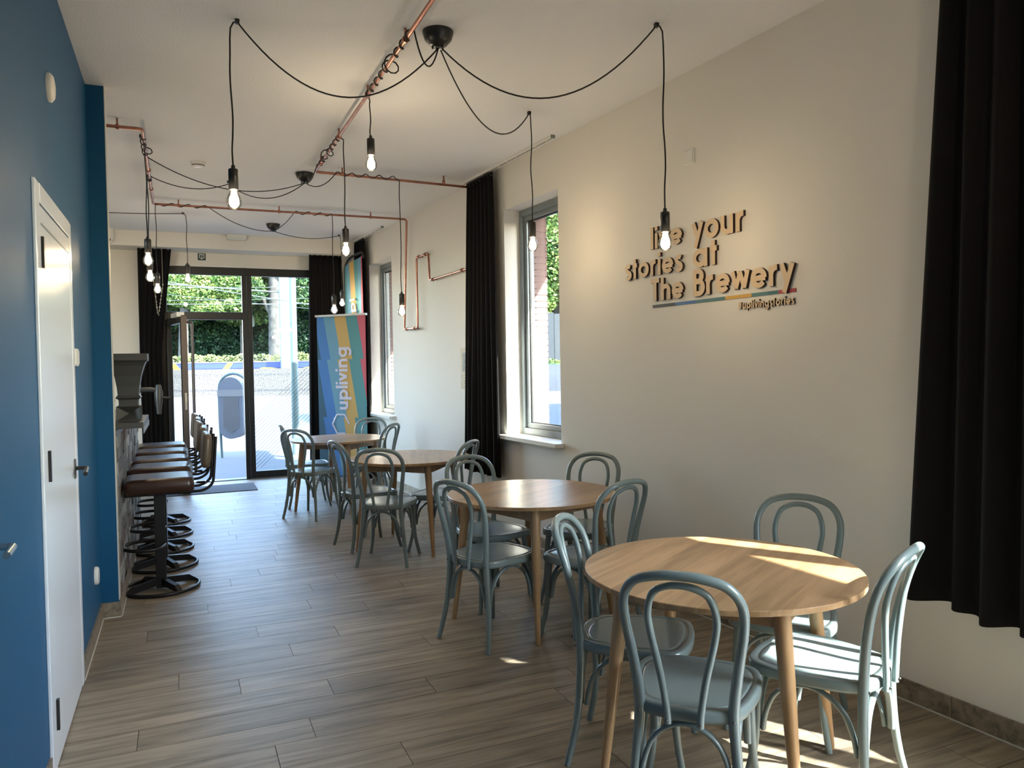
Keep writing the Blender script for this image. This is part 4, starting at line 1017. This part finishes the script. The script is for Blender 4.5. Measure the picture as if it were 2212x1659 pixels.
tree('mid green tree filling the upper left pane', -16.2, 46.5, 0.25, 1.4, 9, [(0, 0, 6.6, 3.4, 1.6, 2.6), (3.6, 0.5, 7.2, 2.4, 1.4, 2.3), (-3.8, 0.3, 6.6, 2.4, 1.6, 2.6)], 70000, 'leaf_mid', 3)
tree('sunlit tree seen through the near tall window above the fence', 2.6, 45, 0.3, 1.4, 9, [(0.3, 0, 8.3, 3.8, 2.0, 3.6), (-1.5, -1, 5.2, 1.6, 1, 1.3), (2.0, -1, 5.6, 1.6, 1, 1.5)], 50000, 'leaf_lime', 4, size=0.13)
tree('tree farther right seen through the near tall window', 9.5, 47, 0.3, 1.4, 9, [(0, 0, 7, 3.6, 2.0, 4.0)], 24000, 'leaf_mid', 5, size=0.13)
for i, (a, b, m, blobs, lab) in enumerate([(-19.5, 49, 'leaf_dark', [(0, 0, 3.6, 3.2, 1.4, 2.6)], 'dark shrub mass behind the flower strip, left'), (-15.5, 49, 'leaf_dark', [(0, 0, 3.7, 3.0, 1.4, 2.7)], 'dark shrub mass behind the flower strip, middle of the doorway'),
      (-11.2, 49.5, 'leaf_dark', [(0, 0, 4.0, 2.8, 1.4, 3.2)], 'dark shrub mass beyond the tree trunk, right pane'), (-7.2, 49, 'leaf_dark', [(0, 0, 4.0, 2.6, 1.4, 3.2)], 'dark shrub mass at the far right of the park'),
      (-23.5, 48, 'leaf_dark', [(0, 0, 4.4, 3.0, 1.4, 3.4)], 'dark shrub mass at the far left of the park')]):
    sh = leaves('shrub', m, blobs, 36000, 0.11, seed=20+i, matrix=STREET @ T((a, b, 0))); tag(sh, lab, 'shrub', 'shrubs in the park')
struct(MB().box((-34, 51.5, 1.3), (24, 51.8, 11)).obj('dense_wood_backdrop', 'leaf_dark', matrix=STREET))
o = leaves('flower_strip', 'flower_leaf', [(-28+i*1.0, 42.9+0.2*(i % 2), 1.93, 0.75, 0.4, 0.30+0.06*((i*5) % 3)) for i in range(22)], 15000, 0.055, seed=40, matrix=STREET.copy())
tag(o, 'strip of yellow-green flowering plants above the blue wall', 'flowers', kind='stuff')
e = empty('board_fence', matrix=STREET @ T((0, 43.5, 0)))
fbm = MB().box((0, 0, 1.45), (0.36, 0.04, 4.3)).mesh('board', 'fence_grey')
for k in range(30):
    put(fbm, 'board', e, (-4.0+k*0.38, random.uniform(0, 0.02), random.uniform(-0.06, 0.05)))
tag(e, 'dark vertical board fence seen through the near tall window', 'fence')
o = leaves('grass_strip', 'leaf_lime', [(-5+i*0.8, 42.6, 1.5, 0.6, 0.4, 0.2) for i in range(20)], 5000, 0.08, seed=44, matrix=STREET.copy()); tag(o, 'strip of bright grass below the board fence', 'grass', kind='stuff')
e = empty('tram_pole', matrix=STREET @ T((-12.28, 41.5, 1.43)))
MB().lathe([(0.27, 0), (0.27, 5.2), (0.22, 5.3), (0.20, 12)], 20).obj('shaft', 'pole_pale', e)
MB().tube([(-9, 0, 4.9), (0, 0, 4.1)], 0.045, n=6).obj('bracket_arm', 'wire_pale', e)
tag(e, 'thick white pole standing on the bank across the street', 'pole')
e = empty('sign_pole', matrix=STREET @ T((-3.62, 12.7, -0.03)))
MB().lathe([(0.062, 0), (0.058, 6.5)], 16).obj('shaft', 'pole_green', e)
MB().lathe([(0.10, 0), (0.10, 0.02), (0.065, 0.05)], 16).obj('foot_plate', 'pole_green', e)
tag(e, 'slim pale green pole on the pavement outside the right pane', 'pole')
for k, (p, q, r_, lab) in enumerate([((-18.5, 35, 6.0), (-4, 31, 3.3), 0.024, 'upper pale tram wire slanting across the glass front'), ((-19, 36, 5.35), (-5, 32, 3.55), 0.010, 'thin tram wire just below the uppermost one'),
                          ((-19, 38, 4.75), (-5, 38.0, 4.6), 0.020, 'pale level tram wire across the middle of the upper pane'), ((-19, 38, 5.55), (-5, 38, 5.45), 0.012, 'thin level tram wire near the top of the panes'), ((-19, 39, 5.0), (-5, 39, 5.0), 0.012, 'thin lower tram wire across the right pane')]):
    P = [Vector(p).lerp(Vector(q), t/8)-Vector((0, 0, 0.15*t/8*(1-t/8))) for t in range(9)]
    tag(MB().tube(P, r_, n=5).obj('tram_wire', 'wire_pale', matrix=STREET.copy()), lab, 'wire', 'tram wires over the street')
e = empty('street_lamp', matrix=STREET @ T((-15.6, 46, 1.45)))
MB().lathe([(0.07, 0), (0.05, 0.4), (0.04, 2.5)], 12).obj('post', 'pole_green', e)
MB().rings([sq(0.22, 2.5), sq(0.42, 3.1), sq(0.30, 3.2), sq(0.10, 3.45)]).obj('lantern', 'pole_pale', e)
tag(e, 'small old-style street lantern in the park beyond the glass', 'street lamp')
# litter bin on the pavement
bp_ = Vector((0.82, 13.65, -0.03))
e = empty('litter_bin', matrix=T(bp_) @ Matrix.Rotation(-YAW, 4, 'Z'))
fr = [(0.0-0.22, 0, 0), (-0.235, 0, 0.35), (-0.25, 0, 0.9)]+[(0.0-0.25*cos(radians(a)), 0, 1.17+0.25*sin(radians(a))) for a in range(0, 181, 15)]+[(0.25, 0, 0.9), (0.235, 0, 0.35), (0.22, 0, 0)]
MB().tube(fr, 0.024, n=10).obj('frame', 'pole_green', e)
def caps(w, z0, z1, y0, y1):
    pts = [(-w*cos(radians(a)), z1-w+w*sin(radians(a))) for a in range(0, 181, 15)]+[(w*cos(radians(a)), z0+w-w*sin(radians(a))) for a in range(0, 181, 15)]
    return [[(x, y0, z) for x, z in pts], [(x, y1, z) for x, z in pts]]
MB().rings(caps(0.205, 0.33, 1.36, -0.15, 0.15)).obj('body', 'bin_panel', e, bevel=0.03)
mb = MB()
for k in range(17): x = -0.125+k*0.0156; mb.box((x-0.004, -0.160, 0.42+0.10*abs(k-8)/8), (x+0.004, -0.150, 1.03))
mb.obj('slat_panel', 'bin_white', e)
MB().box((-0.212, -0.165, 1.04), (0.212, -0.10, 1.15)).obj('opening_band', 'bin_white', e)
tag(e, 'rounded grey litter bin in a green hoop frame on the pavement', 'litter bin')

struct(MB().box((12, -6, -0.1), (34, 11.5, 13)).obj('shade_block', 'facade_brick'))  # unseen block added to keep the ground outside the window in shade
# light portals at the openings (sampling aid only, they give off nothing themselves)
def portal(c, w, h_, d):
    l = bpy.data.lights.new('portal', 'AREA'); l.shape = 'RECTANGLE'; l.size = w; l.size_y = h_; l.cycles.is_portal = True; l.energy = 1
    o = bpy.data.objects.new('portal', l); COL.objects.link(o)
    o.rotation_mode = 'QUATERNION'; o.rotation_quaternion = Vector(d).to_track_quat('-Z', 'Y'); o.location = c
for a, b in WIN: portal(RW(0.25, (a+b)/2, (Z0+Z1)/2), b-a, Z1-Z0, -nR)
portal(((DX0+DX1)/2, YB+0.12, 1.4), DX1-DX0, 2.8, (0, -1, 0))
